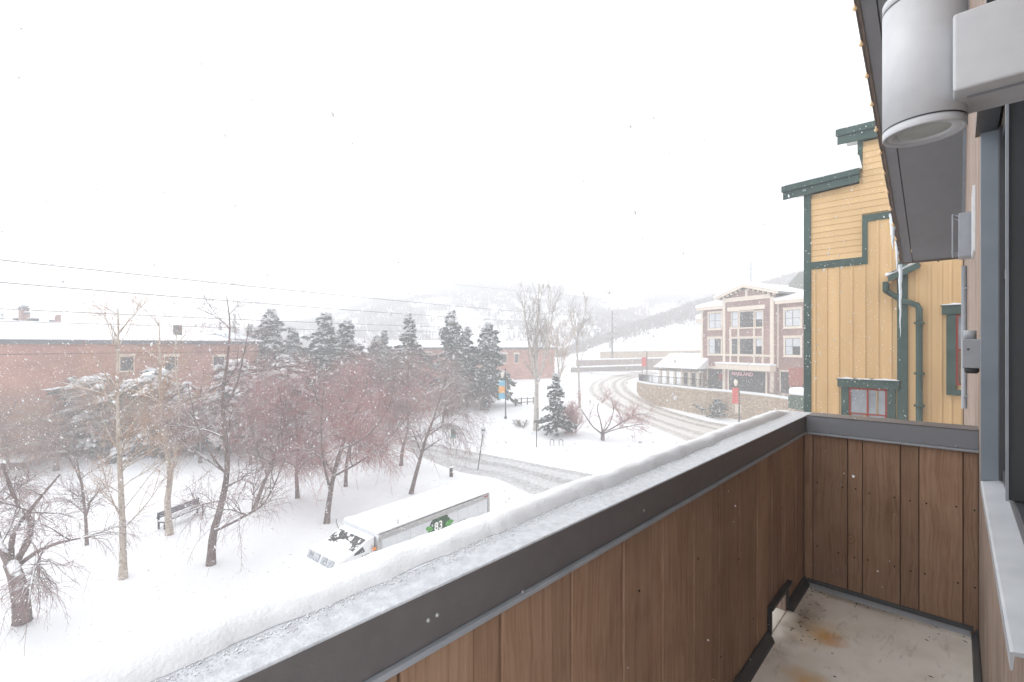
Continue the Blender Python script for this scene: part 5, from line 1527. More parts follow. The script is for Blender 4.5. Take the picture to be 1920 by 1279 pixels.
# ------------------------------------------------------------------ conifers
O8 = np.array([(1, 0, 0), (-1, 0, 0), (0, 1, 0), (0, -1, 0), (0, 0, .55), (0, 0, -.2)])
F8 = np.array([(0, 2, 4), (2, 1, 4), (1, 3, 4), (3, 0, 4), (2, 0, 5), (1, 2, 5), (3, 1, 5), (0, 3, 5)])
def conifer(name, label, x, ytop, ybase, w, seed, Y=None, mat=NEED, nb=150, nn=80, snow=8, ssz=1.0, group=None, round_=False, droop=.25, cat="conifer", two=False):
    r = np.random.default_rng(seed)
    g = G(x, ybase) if Y is None else np.array((K(x)*Y, Y, float(gz0(0, Y))))
    Y = g[1]
    H = E+(HY-ytop)/FP*Y-g[2]; W = w/FP*Y/2
    root = empty(name, g); tagp(root, label, cat, group)
    k = 7
    f = r.uniform(.05, 1, nb)**.9
    zb = H*(.06+.92*f)
    if round_: env = np.sqrt(np.clip(1-(2*np.clip(f, .0, 1)-.75)**2/1.6, .08, 1))
    else: env = (1-f)**.85+.04
    az = r.uniform(0, 2*pi, nb)
    L_ = W*env*r.uniform(.55, 1.2, nb)*(1+.28*np.sin(az*2+f*11+seed)+.2*np.sin(f*23+seed*1.7))
    q = np.linspace(0, 1, k)
    PL = np.zeros((nb, k, 3))
    PL[:, :, 0] = (np.cos(az)*L_)[:, None]*q; PL[:, :, 1] = (np.sin(az)*L_)[:, None]*q
    up = r.normal(.25, .12, nb)*(.3+f)
    PL[:, :, 2] = zb[:, None]+L_[:, None]*(up[:, None]*q-droop*q**2*1.4)
    PL += r.normal(0, .03*W, PL.shape)*q[None, :, None]
    RR = (.012*H/8+.012*L_)[:, None]*np.linspace(1, .3, k)[None]
    tp = np.array([[(0, 0, -.3), (0.02*W, 0, H*.33), (0, .02*W, H*.66), (0, 0, H*1.0)]]); tr_ = np.array([[.022*H, .016*H, .010*H, .004*H]])
    v, fq = joinvf([tubes(tp, tr_, 7), tubes(PL, RR, 3)])
    mesh_np("trunk", v, fq, BARK, root, smooth=True)
    # needle sprays
    n = nb*nn
    bi = np.repeat(np.arange(nb), nn); s = r.uniform(.12, 1.02, n)
    s2 = np.clip(s, 0, .999)*(k-1); i0 = s2.astype(int); fr = (s2-i0)[:, None]
    pos = PL[bi, i0]*(1-fr)+PL[bi, i0+1]*fr
    T = unit(PL[bi, i0+1]-PL[bi, i0])
    side = unit(np.cross(T, np.array((0, 0, 1.0))))*r.choice([-1, 1], n)[:, None]
    D = unit(T*r.uniform(.3, 1.1, n)[:, None]+side*r.uniform(.2, 1.2, n)[:, None]+np.array((0, 0, 1.0))*r.normal(-.18, .35, n)[:, None])
    ln = (.16+.20*(L_[bi]/max(.5, W)))*r.uniform(.5, 1.4, n)*max(.55, W/2.2)
    wd = ln*r.uniform(.18, .34, n)
    nrm = unit(np.cross(D, r.normal(size=(n, 3))))
    a_ = pos-D*(ln*.25)[:, None]; tip = pos+D*ln[:, None]; m1 = pos+D*(ln*.3)[:, None]+nrm*wd[:, None]; m2 = pos+D*(ln*.3)[:, None]-nrm*wd[:, None]
    V = np.stack([a_, m1, tip, m2], 1).reshape(-1, 3)
    mesh_np("crown", V, np.arange(4*n).reshape(-1, 4), mat, root)
    if snow:
        ns = nb*snow; bi = np.repeat(np.arange(nb), snow); s2 = r.uniform(.35, .98, ns)*(k-1); i0 = s2.astype(int); fr = (s2-i0)[:, None]
        pos = PL[bi, i0]*(1-fr)+PL[bi, i0+1]*fr+r.normal(0, .06*W, (ns, 3))*np.array((1, 1, .3))
        pos[:, 2] += .05*W
        keep = r.uniform(0, 1, ns) < .75
        pos = pos[keep]; bi = bi[keep]; ns = len(pos)
        sz = ssz*W*.075*r.uniform(.5, 1.5, ns)
        # clumps stretched along the branch
        T = unit(PL[bi, -1]-PL[bi, 0]); S = unit(np.cross(T, np.array((0, 0, 1.0)))); U = np.cross(S, T)
        o8 = O8[None]*r.uniform(.7, 1.3, (ns, 6, 1))
        V = pos[:, None]+sz[:, None, None]*(o8[..., 0:1]*T[:, None]*1.7+o8[..., 1:2]*S[:, None]+o8[..., 2:3]*U[:, None]*.9)
        F = (F8[None]+6*np.arange(ns)[:, None, None]).reshape(-1, 3)
        mesh_np("snow_load", V.reshape(-1, 3), F, SNOWF, root, smooth=True)
    return root
GRP = "spruces behind the grove"
for i, (x, yt, yb_, w, lb_) in enumerate([
        (508, 580, 768, 92, "broad spruce just right of the brick hall's end"), (548, 612, 766, 70, "shorter spruce leaning on the broad spruce by the brick hall"),
        (612, 588, 764, 96, "wide dark spruce with a bare spiky top above the red grove"), (650, 596, 766, 84, "spruce partly hidden right of the spiky topped one"),
        (766, 588, 764, 74, "pointed dark spruce in front of the far brick hall, left of a gap"), (848, 583, 763, 76, "tallest pointed spruce in the middle of the row"),
        (876, 612, 763, 54, "slim spruce touching the tallest pointed one"), (916, 604, 762, 72, "spruce nearest the blue and orange banner"),
        (705, 630, 750, 62, "pale hazy spruce behind the red grove"), (722, 618, 748, 52, "hazy narrow spruce behind the red grove, right of the pale one"), (470, 606, 745, 40, "small hazy spruce peeking over the brick hall roof end")]):
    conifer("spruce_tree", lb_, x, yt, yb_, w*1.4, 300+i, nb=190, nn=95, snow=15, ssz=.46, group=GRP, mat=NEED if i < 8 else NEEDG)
conifer("spruce_tree", "small dark spruce with snowy boughs beside the bike racks", 1042, 700, 816, 64, 320, nb=170, nn=95, snow=9, ssz=.62)
# over the brick hall roof
for i, (x, yt, w, lb_) in enumerate([(440, 586, 34, "distant conifer above the right half of the brick hall roof"), (366, 605, 16, "tiny distant conifer above the brick hall roof"), (4, 584, 44, "distant conifer above the brick hall roof at the left edge"), (412, 600, 26, "faint distant conifer left of the bigger one over the roof")]):
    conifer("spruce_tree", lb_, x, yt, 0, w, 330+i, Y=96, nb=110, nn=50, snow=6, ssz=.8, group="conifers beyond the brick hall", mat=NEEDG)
# snow laden pines in front of the brick hall
for i, (x, yt, yb_, w, lb_) in enumerate([(132, 700, 850, 60, "narrow snow laden pine before the brick hall, leftmost of the pines"), (180, 706, 850, 120, "wide snow laden pine before the brick hall windows"), (285, 696, 848, 140, "widest snow laden pine below the brick hall windows"),
        (350, 716, 848, 80, "small snow laden pine right of the widest one"), (438, 676, 846, 120, "snow laden pine behind the tall dark tree"), (534, 664, 846, 100, "snow laden pine at the left end of the red grove"), (482, 700, 848, 80, "low snow laden pine between two larger ones")]):
    conifer("pine_tree", lb_, x, yt, yb_, w, 340+i, nb=90, nn=95, snow=16, ssz=1.15, group="snow laden pines", mat=NEEDG, round_=True, droop=.35)
for i, (x, yt, yb_, w, lb_) in enumerate([(8, 672, 862, 110, "dark grey green conifer at the left edge before the brick hall")]):
    conifer("spruce_tree", lb_, x, yt, yb_, w, 360+i, nb=130, nn=90, snow=5, mat=NEEDG)
conifer("evergreen_shrub", "dark snowy evergreen shrub against the stone wall, left of the other", 1316, 752, 776, 22, 371, nb=60, nn=60, snow=6, ssz=1.6, round_=True, group="shrubs at the stone wall", cat="shrub")
conifer("evergreen_shrub", "larger dark evergreen shrub against the stone wall near the red banner", 1346, 749, 782, 34, 372, nb=70, nn=70, snow=3, ssz=1.0, round_=True, group="shrubs at the stone wall", cat="shrub")

# ------------------------------------------------------------------ box truck
TZ = 3.2                                  # box roof height
def onz(x, y, z):
    Y = FP*(E-z)/(y-HY); return np.array((K(x)*Y, Y))
R_, F_ = onz(917, 925, TZ), onz(710, 1003, TZ)
fw = (F_-R_)/np.linalg.norm(F_-R_)
BL = float(np.linalg.norm(F_-R_)); BW = 2.35
tk = empty("box_truck", (R_[0], R_[1], 0), atan2(fw[1], fw[0]))   # local x forward from the rear, local y to the left of travel
tagp(tk, "white box truck with snow covered roof and green emblem parked below the balcony", "truck")
# near side is the truck's left or right? the camera lies on the side of smaller depth
side = np.array((-fw[1], fw[0])); near = 1 if np.dot(side, -R_) > 0 else -1
yN, yF = 0.0, -near*BW                    # near face at local y = 0
def ybox(m, x0, x1, d0, d1, z0, z1):
    "d = distance inwards from the near face"
    return m.box(x0, x1, -near*d0, -near*d1, z0, z1)
ybox(MB(), 0, BL, 0.012, BW, .95, TZ-.10).build("box_body", WHITEP, tk)
npan = 9
for i in range(npan):
    a, b_ = .13+(BL-.3)*i/npan, .13+(BL-.3)*(i+1)/npan
    ybox(MB(), a+.008, b_-.008, 0.0, .0115, 1.1, TZ-.24).build("side_panel", M("panel_grey", (.55, .58, .62), .4, (.60, .63, .67), 1.5, spec=.4) if i == 0 else bpy.data.materials["panel_grey"], tk)
m = MB(); ybox(m, 0, BL, -.03, .011, TZ-.13, TZ-.0); ybox(m, .0, BL, -.018, .011, TZ-.225, TZ-.14); m.build("top_rail", ALU, tk, bevel=.006)
m = MB(); ybox(m, -.02, .11, -.028, .011, .95, TZ-.23); m.build("rear_post", ALU, tk)
ybox(MB(), BL-.15, BL+.05, -.02, .30, .95, TZ-.24).build("front_corner", ALU, tk, bevel=.03)
ybox(MB(), .12, .40, -.036, -.0305, TZ-.11, TZ-.05).build("marker_light", REDL, tk)
m = MB()
n = 26; rr = np.random.default_rng(2)
prof = [(-.02, TZ+.003)]+[(BL*i/n, TZ+.11+.015*rr.normal()) for i in range(n+1)]+[(BL+.06, TZ+.003)]
ybox(MB(), -.02, BL+.05, -.02, BW+.02, TZ-.0995, TZ+.0).build("roof_sheet", WHITEP, tk)
m = MB(); m.prism(prof, -near*-.01, -near*(BW+.01), 'y'); m.build("roof_snow", SNOWF, tk, bevel=.05)
# cab: low raked screen, short snow covered nose
CW = 2.0; d0, d1 = .16, .16+CW
def cp(f, z): return (BL+f, z)
side_prof = [cp(.06, .55), cp(1.72, .55), cp(1.80, .95), cp(1.78, 2.38), cp(1.62, 2.66), cp(.98, 2.80), cp(.36, TZ-.12), cp(.06, TZ-.06)]
m = MB(); m.prism(side_prof, -near*d0, -near*d1, 'y'); cab = m.build("cab", WHITEP, tk, bevel=.05, seg=3)
# windscreen, patchily covered with snow
scr_m = bpy.data.materials.new("snowy_windscreen"); scr_m.use_nodes = True
N, L = scr_m.node_tree.nodes, scr_m.node_tree.links; b = N["Principled BSDF"]; b.inputs["Roughness"].default_value = .15
tc = N.new("ShaderNodeTexCoord"); nz = N.new("ShaderNodeTexNoise"); nz.inputs["Scale"].default_value = 4.2; nz.inputs["Detail"].default_value = 6; L.new(tc.outputs["Object"], nz.inputs["Vector"])
cr = N.new("ShaderNodeValToRGB"); cr.color_ramp.elements[0].position = .53; cr.color_ramp.elements[0].color = (.008, .009, .011, 1); cr.color_ramp.elements[1].position = .56; cr.color_ramp.elements[1].color = (.85, .87, .9, 1)
L.new(nz.outputs["Fac"], cr.inputs[0]); L.new(cr.outputs[0], b.inputs["Base Color"])
def slab(m, f0, z0, f1, z1, e0, e1, th):
    nx_, nz_ = (z0-z1), (f1-f0); l = sqrt(nx_*nx_+nz_*nz_); nx_, nz_ = nx_/l*th, nz_/l*th
    p = []
    for k_ in (0, 1):
        for (f, z, e) in ((f0, z0, e0), (f1, z1, e0), (f1, z1, e1), (f0, z0, e1)):
            p.append((BL+f+nx_*k_, -near*e, z+nz_*k_))
    return m.hexa(p)
slab(MB(), .40, TZ-.135, .96, 2.812, d0+.10, d1-.10, .012).build("windscreen", scr_m, cab)
# heap of snow on the nose and lower screen
hv, hf = [], []
nx, ny = 14, 16; rr = np.random.default_rng(8)
for i in range(nx+1):
    for j in range(ny+1):
        f = .62+(1.60-.62)*i/nx; e = d0+.12+(CW-.24)*j/ny
        zsrf = np.interp(f, [.36, .98, 1.62], [TZ-.12, 2.80, 2.66])
        edge = min(1, 6*min(i/nx, 1-i/nx))*min(1, 5*min(j/ny, 1-j/ny))
        if i < nx*.5: edge *= min(1, max(0, 1.15-abs(j/ny-.42)*2.6))
        hv.append((BL+f, -near*e, zsrf-.03+edge*(.10+.015*rr.normal())))
for i in range(nx):
    for j in range(ny):
        k_ = i*(ny+1)+j; hf.append((k_, k_+1, k_+ny+2, k_+ny+1))
m = MB(); m.add(hv, hf); m.build("nose_snow", SNOWF, cab, smooth=True)
for i in range(4):
    e = d0+.18+i*(CW-.36-.34)/3+(.08 if i > 1 else 0)
    slab(MB(), 1.64, 2.652, 1.775, 2.42, e, e+.34, .02).build("headlight", M("lamp_glass", (.22, .24, .26), .12, (.5, .52, .55), 9, spec=.8) if i == 0 else bpy.data.materials["lamp_glass"], cab)
ybox(MB(), BL+1.74, BL+1.90, d0-.02, d1+.02, .60, .92).build("bumper", WHITEP, tk, bevel=.03)
m = MB(); ybox(m, BL+1.30, BL+1.306, d0-.004, d0+.001, .7, 2.62); ybox(m, BL+.20, BL+.208, d0-.004, d0+.001, .7, 2.85); m.build("door_seam", DARKM, cab)
m = MB(); ybox(m, BL+1.02, BL+1.14, d0-.02, d0+.0, 2.30, 2.38); ybox(m, BL+.92, BL+.98, d0-.02, d0, 2.28, 2.42); m.build("door_handle", BLACK, cab)
m = MB(); m.prism([cp(.5, 2.68), cp(.98, 2.68), cp(.93, 2.76), cp(.6, 2.90)], -near*(d0-.006), -near*(d0+.0), 'y'); m.build("side_window", GLASS, cab)
m = MB(); ybox(m, BL+1.5, BL+1.62, d0-.16, d0-.02, 1.95, 2.35); ybox(m, BL+1.53, BL+1.56, d0-.03, d0+.02, 2.1, 2.15); m.build("mirror", BLACK, cab)
ybox(MB(), BL+.06, BL+.24, .03, .10, 2.64, 2.75).build("amber_light", AMBER, tk, bevel=.03)
rot = (pi/2, 0, pi if near > 0 else 0)
text_mesh("F-550", .15, DARKM, "badge", tk, (BL+.48, -near*(d0-.008), 2.52), rot, depth=.003)
m = MB(); m.tube([(BL+.40, -near*(d1-.05), TZ-.16), (BL+.5, -near*(d1-.02), TZ+.12), (BL+.48, -near*(d1-.0), TZ+.25)], .012, 6); m.build("aerial", BLACK, cab)
# wheels
for (xw, dd_) in ((1.0, .12), (1.0, BW-.12), (BL+1.05, d0+.12), (BL+1.05, d1-.12)):
    wv = MB().lathe([(.0, -.13), (.30, -.13), (.44, -.12), (.48, -.07), (.48, .07), (.44, .12), (.30, .13), (0, .13)], n=24)
    o = wv.build("wheel", BLACK, tk, smooth=True); o.location = (xw, -near*dd_, .48); o.rotation_euler = (pi/2, 0, 0)
    rv = MB().lathe([(.0, -.135), (.24, -.135), (.27, -.131), (.27, .131), (.24, .135), (0, .135)], n=20).build("rim", ALU, o)
ybox(MB(), .2, BL+1.2, .5, BW-.5, .62, .94).build("chassis", BLACK, tk)
# green emblem: dark arch, 83 and a leaf at either end
def on_side(x, y):
    "local (x, z) on the near face for photograph pixel"
    k = K(x); p = R_; Yv = (k*p[1]-p[0])/(fw[0]-k*fw[1]); Y = p[1]+Yv*fw[1]
    return Yv, E+(HY-y)/FP*Y
GRD = M("emblem_dark_green", (.022, .075, .03), .5); GRL = M("emblem_leaf_green", (.075, .30, .06), .5); GRB = M("emblem_black", (.01, .015, .012), .5); WHT = M("emblem_white", (.8, .8, .8), .5)
ex0, ez0 = on_side(803, 996); ex1, ez1 = on_side(845, 979)
ecx = (ex0+ex1)/2; rad_ = abs(ex0-ex1)*.5; ecz = min(ez0, ez1)-rad_*.15
def disc(r0, r1, a0, a1, n, y, mat, name):
    m = MB(); v = []
    for i in range(n+1):
        a = a0+(a1-a0)*i/n
        v += [(ecx+cos(a)*r0, y, ecz+sin(a)*r0), (ecx+cos(a)*r1, y, ecz+sin(a)*r1)]
    m.add(v, [(2*i, 2*i+1, 2*i+3, 2*i+2) for i in range(n)])
    return m.build(name, mat, tk)
disc(0.0, rad_*.92, 0, 2*pi, 48, near*.004, GRD, "emblem_disc")
disc(rad_*.90, rad_*1.0, 0, 2*pi, 48, near*.006, GRB, "emblem_rim")
def leaf(cx, cz, s, ang, name):
    m = MB(); pts = [(-1, 0), (-.6, .42), (0, .55), (.55, .40), (1.1, .05), (.55, -.38), (0, -.5), (-.6, -.36)]
    m.add([(cx+s*(p*cos(ang)-q_*sin(ang)), near*.008, cz+s*(p*sin(ang)+q_*cos(ang))) for p, q_ in pts], [tuple(range(8))])
    lo_ = m.build(name, GRL, tk)
    m = MB(); m.bar((cx-s*cos(ang), near*.0085, cz-s*sin(ang)), (cx-1.6*s*cos(ang+.7), near*.0085, cz-1.6*s*sin(ang+.7)), .02, .004); m.build("leaf_stem", GRB, lo_)
    return lo_
lx0, lz0 = on_side(805, 992); lx1, lz1 = on_side(842, 980)
leaf(lx0, lz0, rad_*.34, .4, "emblem_leaf"); leaf(lx1, lz1, rad_*.40, pi-.1, "emblem_leaf")
tx, tz_ = on_side(822, 985)
text_mesh("83", rad_*.75, WHT, "emblem_number", tk, (tx, near*.009, tz_-.03), rot, depth=.002, bold=True)
hx, hz = on_side(866, 976)
MB().box(hx-.3, hx+.3, near*.004, near*.012, hz-.02, hz+.01).build("side_lettering", DARKM, tk)

# ------------------------------------------------------------------ street furniture
def lamp_post(base, ytop, label, banners, yglobe, seed=0, side_=-1):
    g = G(*base); Y = g[1]; H = (base[1]-ytop)/FP*Y
    r_ = empty("lamp_post", g); tagp(r_, label, "lamp post", "banner lamp posts")
    MB().lathe([(.16, -.3), (.16, .25), (.09, .35), (.075, H*.55), (.06, H*.97), (.09, H), (0, H+.05)], n=12).build("pole", POLE, r_, smooth=True)
    hg = (base[1]-yglobe)/FP*Y
    gx = side_*.42
    m = MB(); m.tube([(0, 0, hg+.55), (gx*.5, 0, hg+.78), (gx, 0, hg+.66), (gx, 0, hg+.42)], .035, 8); m.build("arm", POLE, r_, smooth=True)
    MB().lathe([(.0, -.42), (.12, -.36), (.20, -.12), (.24, .10), (.18, .30), (.09, .40), (0, .42)], (gx, 0, hg), 16).build("globe", GLOBE, r_, smooth=True)
    m = MB()
    for (y0, y1, mt) in banners: pass
    zt, zbn = (base[1]-banners[0][0])/FP*Y, (base[1]-banners[-1][1])/FP*Y
    MB().tube([(0, 0, zt+.03), (side_*.95, 0, zt+.03)], .018, 6).build("banner_arm", POLE, r_)
    for i, (y0, y1, mt) in enumerate(banners):
        z0, z1 = (base[1]-y1)/FP*Y, (base[1]-y0)/FP*Y
        nn_ = 6; v = []; 
        for j in range(nn_+1):
            z = z0+(z1-z0)*j/nn_
            for k_ in range(4):
                u_ = k_/3; v.append((side_*(.08+.78*u_), .05*sin(z*2.2+u_*3), z))
        m = MB(); m.add(v, [(4*j+k_, 4*j+k_+1, 4*j+k_+5, 4*j+k_+4) for j in range(nn_) for k_ in range(3)])
        o = m.build("banner", mt, r_); sd_ = o.modifiers.new("t", 'SOLIDIFY'); sd_.thickness = .01
    return r_
lamp_post((948, 785), 692, "black lamp post with cream globe and blue and orange banner beside the spruces", [(713, 724, CYANB), (724, 737, ORGB), (737, 748, CYANB)], 703)
lamp_post((1386, 795), 712, "black lamp post with pale globe and red banner below the stone wall", [(727, 742, REDB), (742, 757, REDB)], 718)
def lp3():
    g = P(1213, 704, 84); H = (704-660)/FP*84
    r_ = empty("lamp_post", (g[0], g[1], gz0(0, 84)+1.0)); tagp(r_, "slim distant lamp post with red banner behind the terrace railing", "lamp post", "banner lamp posts")
    H += 1
    MB().lathe([(.09, -1.5), (.07, H), (0, H+.05)], n=10).build("pole", POLE, r_)
    MB().tube([(0, 0, H), (-.35, 0, H+.2), (-.6, 0, H+.0)], .04, 6).build("arm", POLE, r_)
    MB().box(-.95, -.08, -.01, .01, H-2.7, H-1.1).build("banner", REDB, r_)
lp3()
g_ = P(1204, 700, 88); r_ = empty("steel_post", (g_[0], g_[1], gz0(0, 88))); tagp(r_, "thin dark post left of the distant red banner", "post")
MB().lathe([(.06, -.5), (.05, 4.6), (0, 4.65)], n=8).build("post", POLE, r_)

def sign_post(b_, t_, label, plates, r0=.04):
    g = G(*b_); Y = g[1]; top_ = P(*t_, Y)-g
    r_ = empty("sign_post", g); tagp(r_, label, "sign")
    MB().tube([(-top_[0]*.1, 0, -.4), (top_[0], 0, top_[2])], r0, 8).build("post", POLE, r_)
    for (f, w_, h, mt) in plates:
        c = top_*f
        MB().box(c[0]-w_/2, c[0]+w_/2, -.06, -.045, c[2]-h/2, c[2]+h/2).build("sign_plate", mt, r_)
        MB().box(c[0]-w_*.36, c[0]+w_*.36, -.0635, -.061, c[2]-h*.08, c[2]+h*.22).build("sign_marking", M("sign_ink", (.10, .16, .12), .6) if "sign_ink" not in bpy.data.materials else bpy.data.materials["sign_ink"], r_)
    return r_
sign_post((896, 880), (907, 802), "leaning black sign post with small white plate beside the driveway", [(.93, .42, .5, WHITEP)])
sign_post((1006, 840), (1006, 792), "straight thin black post in front of the tallest poplar", [], .045)
sign_post((850, 832), (850, 797), "short post with teal sign behind the weeping tree", [(.55, .5, 1.0, M("teal_sign", (.10, .28, .26), .6))])
g_ = G(846, 894); bo = empty("bollard", g_); tagp(bo, "short square dark brown post at the snow bank behind the truck", "post")
MB().box(-.13, .13, -.13, .13, -.3, .72).build("post", M("brown_post", (.10, .075, .07), .8), bo, bevel=.02)
MB().box(-.15, .15, -.15, .15, .721, .80).build("snow", SNOWF, bo, bevel=.03)
for x, y, lb_ in ((1035, 838, "left hoop bike rack half buried in snow"), (1052, 838, "right hoop bike rack half buried in snow")):
    g = G(x, y); w_ = .19; h = .42
    pth = [(-w_, 0, -.4), (-w_, 0, h)]+[(-w_*cos(a), 0, h+w_*1.1*sin(a)) for a in np.linspace(.3, pi-.3, 7)]+[(w_, 0, h), (w_, 0, -.4)]
    o = MB().tube(pth, .032, 8).build("bike_rack", POLE, None, smooth=True, loc=(g[0], g[1], gz(g[0], g[1])+.05)); tagp(o, lb_, "bike rack", "hoop bike racks")
for x, y, s_, lb_ in ((1200, 829, .30, "dark stone poking out of the snow bank by the road"), (1180, 838, .2, "small dark clod on the snow near the rail"), (1078, 833, .16, "small clod on the snow right of the bike racks")):
    g = G(x, y); rr = np.random.default_rng(int(x)); m = MB()
    v = O8*np.array((1, .8, .9))*s_*rr.uniform(.7, 1.2, (6, 1)); m.add(v, [tuple(f) for f in F8])
    o = m.build("snow_clod", M("dirty_clod", (.20, .19, .185), .9, snow=.35), None, loc=(g[0], g[1], gz(g[0], g[1])+.03), bevel=.03); tagp(o, lb_, "clod", "clods on the snow bank")

# bench half buried under the double birch
a_, b2 = G(306, 995), G(384, 962)
bp_ = through(a_[:2], b2[:2]); BLn = float(np.linalg.norm(b2[:2]-a_[:2]))
be = bp_.root("park_bench"); tagp(be, "dark blue slatted bench half buried in snow under the double birch", "bench")
BLUEB = M("blue_slat", (.045, .05, .085), .6, (.075, .08, .12), 4, snow=.25)
for i in range(3): MB().box(0, BLn, .42-i*.02, .46-i*.02, .62+i*.12, .71+i*.12).build("back_slat", BLUEB, be)
for i in range(4): MB().box(0, BLn, -.02+i*.105, .07+i*.105, .43, .465).build("seat_slat", BLUEB, be)
for x in (.08, BLn-.14): MB().box(x, x+.06, .0, .06, -.2, .43).box(x, x+.06, .38, .47, -.2, .95).box(x, x+.06, 0, .38, .38, .428).build("leg", DARKM, be)
MB().box(-.01, BLn+.01, -.02, .36, .467, .58).build("snow", SNOWF, be, bevel=.05)
MB().box(-.01, BLn+.01, .36, .45, .953, 1.02).build("snow", SNOWF, be, bevel=.03)
# low timber planter at the left edge
a_, b2 = G(-90, 884), G(42, 880)
pp = through(a_[:2], b2[:2]); PLn = float(np.linalg.norm(b2[:2]-a_[:2])); pt_ = pp.root("planter_wall")
tagp(pt_, "low brown timber planter heaped with snow at the left edge", "planter")
for i in range(3): MB().box(0, PLn, 0, .12, -.2+i*.26, .05+i*.26).build("timber", M("planter_brown", (.15, .095, .07), .85, (.2, .13, .1), 4) if i == 0 else bpy.data.materials["planter_brown"], pt_)
MB().box(-.05, PLn+.05, -.05, 1.8, .59, .92).build("snow", SNOWF, pt_, bevel=.12)

# utility pole and its wires
YU = 120.0
ub = P(1148, 694, YU); ut = P(1148, 584, YU)
up_ = empty("utility_pole", (ub[0], ub[1], gz0(0, YU)-.3)); tagp(up_, "tall grey utility pole at the far bend of the road", "utility pole")
HU = ut[2]-(gz0(0, YU)-.3)
UPM = M("pole_wood", (.12, .10, .095), .9)
MB().lathe([(.30, -1), (.26, HU*.5), (.18, HU), (0, HU+.1)], n=10).build("pole", UPM, up_)
m = MB()
for z, w_ in ((HU-5.8, 1.5), (HU-7.2, 1.5)): m.box(-w_, w_, -.1, .1, z, z+.18)
m.build("cross_arm", UPM, up_)
m = MB()
for z in (HU-1.0, HU-3.0, HU-4.6): m.bar((0, 0, z), (1.2, 0, z+.9), .12)
m.build("insulator_arm", UPM, up_)
MB().box(-.9, -.25, -.2, .2, HU-9.5, HU-7.6).build("banner", M("faded_banner", (.35, .38, .38), .8), up_)
ua = np.array((ub[0], ub[1]))
WIRE = M("wire", (.17, .17, .175), .7)
for i, (y0, y1, r_) in enumerate([(428, 560, .012), (484, 596, .022), (530, 610, .022), (577, 618, .018), (603, 622, .015)]):
    za = P(1148, y1, YU)
    Yn = 34.0; nb_ = P(-160, y0-14*(1 if i < 3 else .4), Yn)
    n = 60; q_ = np.linspace(0, 1, n)
    pts = za[None]*(1-q_[:, None])+nb_[None]*q_[:, None]
    pts[:, 2] -= 1.1*4*q_*(1-q_)*.5
    m = MB(); m.tube([tuple(p) for p in pts], [r_*1.7*(.75+.55*t) for t in q_], 5)
    o = m.build("power_line", WIRE, None); tagp(o, ["highest faint", "second highest", "third highest", "second lowest", "lowest"][i]+" power line crossing the white sky at left", "wire", "overhead wires")
# lattice-less tower behind the brick building
tb_ = P(1408, 560, 135); tt_ = P(1408, 490, 135)
to = empty("power_pole", (tb_[0], tb_[1], tb_[2]-8)); tagp(to, "pale power pole with two cross arms behind the gable roof", "utility pole")
h = tt_[2]-tb_[2]+8
TWM = M("pale_pole", (.30, .32, .34), .8)
MB().lathe([(.38, -2), (.3, h), (0, h+.1)], n=10).build("pole", TWM, to)
m = MB()
for z in (h-2.1, h-4.2): m.bar((-2.6, 0, z+.1), (2.6, 0, z), .28)
m.build("cross_arm", TWM, to)
tb_ = P(1487, 540, 175); o = MB().lathe([(.16, -12), (.12, 18), (0, 18.1)], n=8).build("antenna_mast", TWM, None, loc=tb_); tagp(o, "very thin faint mast beside the yellow building's corner", "mast")
# green skip with snow in front of the brick building
g = P(1500, 752, 44); gr_ = empty("green_skip", (g[0], g[1], g[2]-.8), BP.rz); tagp(gr_, "dark green bin heaped with snow beside the yellow building", "bin")
MB().box(-1.1, 2.5, -.1, 1.6, 0, 1.25).build("bin_body", M("bin_green", (.035, .075, .05), .6), gr_, bevel=.04)
MB().box(-1.15, 2.55, -.12, 1.62, 1.255, 2.0).build("snow", SNOWF, gr_, bevel=.3, seg=4)
m = MB()
for i in range(5): m.box(-.2+i*.5, -.14+i*.5, .7, .76, 1.9, 2.35)
m.build("bar", POLE, gr_)
MB().box(-.6, 2.3, .2, 1.4, -(g[2]-.8)-.2, -.003).build("plinth", STONE, gr_)
# parked cars as far white shapes near the pergola are only snow mounds
# split-rail fence by the far trees
fa, fb = G(966, 762), G(1000, 758)
fp = through(fa[:2], fb[:2]); fl_ = float(np.linalg.norm(fb[:2]-fa[:2])); fe = fp.root("rail_fence"); tagp(fe, "low grey rail fence behind the banner lamp post", "fence")
fe.location.z = float(fa[2])
for i in range(4): MB().box(fl_*i/3-.06, fl_*i/3+.06, -.06, .06, -.3, 1.2).build("post", UPM, fe)
for z in (.45, .95): MB().box(0, fl_, -.09, -.061, z, z+.12).build("rail", UPM, fe)

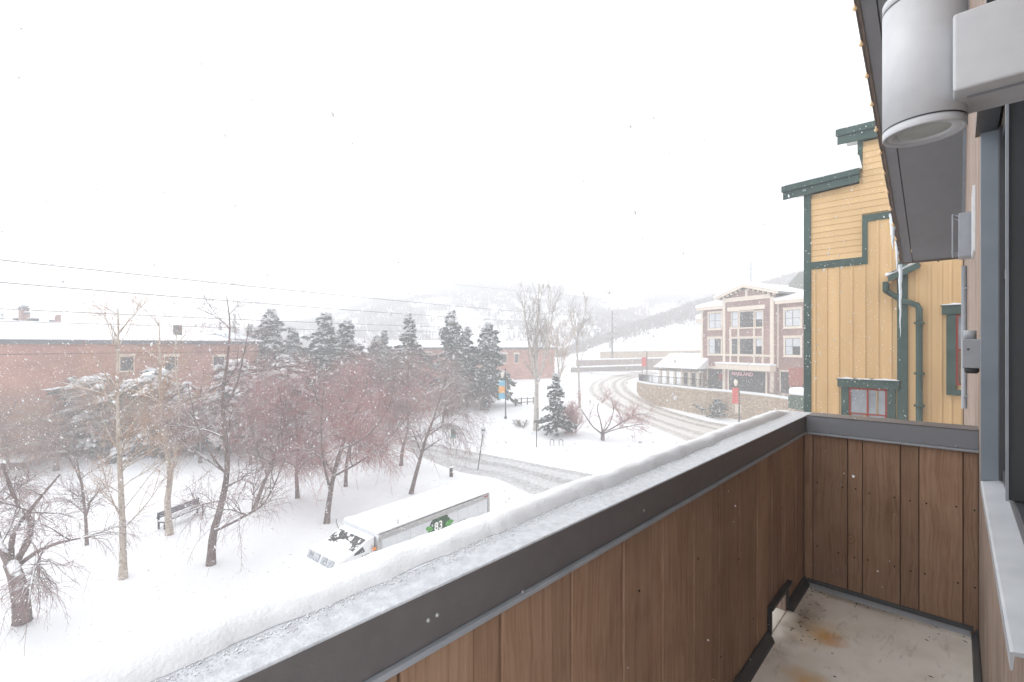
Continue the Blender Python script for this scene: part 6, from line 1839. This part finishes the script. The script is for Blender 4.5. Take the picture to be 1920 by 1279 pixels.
# ------------------------------------------------------------------ falling snow
def falling():
    r = np.random.default_rng(77)
    n = 190000
    d = 1.9+28*r.uniform(0, 1, n)**(1/2.35)
    az = r.uniform(-radians(54), radians(54), n); el = np.arcsin(r.uniform(-.5, .45, n))
    p = np.stack([d*np.sin(az)*np.cos(el), d*np.cos(az)*np.cos(el), E+d*np.sin(el)], -1)
    s = p[:, 0]*UX+p[:, 1]*UY; t = -p[:, 0]*UY+p[:, 1]*UX
    ok = (p[:, 2] > gz0(p[:, 0], p[:, 1])+.05) & ~((t < .95) & (s < 14) & ((t < .80) | (p[:, 2] > E+1.0))) & ~((s > 13.4) & (t < 3.4) & (t > -.2))
    p = p[ok]
    # a few drift in over the balcony
    k = 60
    q = ST(0, 0, 0)[None]+0*r.normal(size=(k, 3))
    ss, tt_, zz = r.uniform(.9, 3.3, k), r.uniform(.12, .68, k), r.uniform(-1.3, .25, k)
    q = np.stack([ss*UX-tt_*UY, ss*UY+tt_*UX, E+zz], -1)
    # and a handful of big clotted ones close by
    kb = 16; db = r.uniform(1.6, 4.0, kb); ab = r.uniform(-.75, .35, kb); eb = r.uniform(-.25, .25, kb)
    big = np.stack([db*np.sin(ab), db*np.cos(ab), E+db*eb], -1)
    p = np.vstack([p, big, q]); n = len(p)
    dd_ = np.linalg.norm(p-np.array((0, 0, E)), axis=1)
    sz = r.lognormal(np.log(.0058), .42, n)
    sz[-k-kb:-k] = r.uniform(.005, .009, kb)
    sz[-k:] = r.lognormal(np.log(.0016), .45, k)
    # ragged little flakes a bit longer than wide, tumbling with the wind
    D = unit(np.array((.55, .1, -1.0))+r.normal(0, .38, (n, 3))); A = unit(np.cross(D, r.normal(size=(n, 3)))); B = np.cross(D, A)
    ln = sz*r.uniform(.95, 1.8, n)
    c = p[:, None, :]
    V = np.concatenate([c+D[:, None]*ln[:, None, None], c-D[:, None]*ln[:, None, None], c+(A*(sz*.8)[:, None])[:, None], c-(A*(sz*.4)[:, None])[:, None]+(B*(sz*.7)[:, None])[:, None], c-(A*(sz*.4)[:, None])[:, None]-(B*(sz*.7)[:, None])[:, None]], 1)
    f5 = np.array([(0, 2, 3), (0, 3, 4), (0, 4, 2), (1, 3, 2), (1, 4, 3), (1, 2, 4)])
    F = (f5[None]+5*np.arange(n)[:, None, None]).reshape(-1, 3)
    o = mesh_np("falling_snow", V.reshape(-1, 3), F, FLAKE)
    tagp(o, "white snowflakes falling through the air everywhere in view", "snowflakes", kind="stuff")
falling()

# ------------------------------------------------------------------ snow-thick air
hz = MB().box(-440, 440, -34, 408, -1.5, 66)
hm = bpy.data.materials.new("snowy_air"); hm.use_nodes = True
N, L = hm.node_tree.nodes, hm.node_tree.links
N.remove(N["Principled BSDF"])
pv = N.new("ShaderNodeVolumePrincipled"); pv.inputs["Color"].default_value = (.92, .926, .94, 1); pv.inputs["Density"].default_value = .0049
L.new(pv.outputs[0], N["Material Output"].inputs["Volume"])
o = hz.build("haze", hm); tagp(o, "pale haze of falling snow filling the air", "haze", kind="stuff")
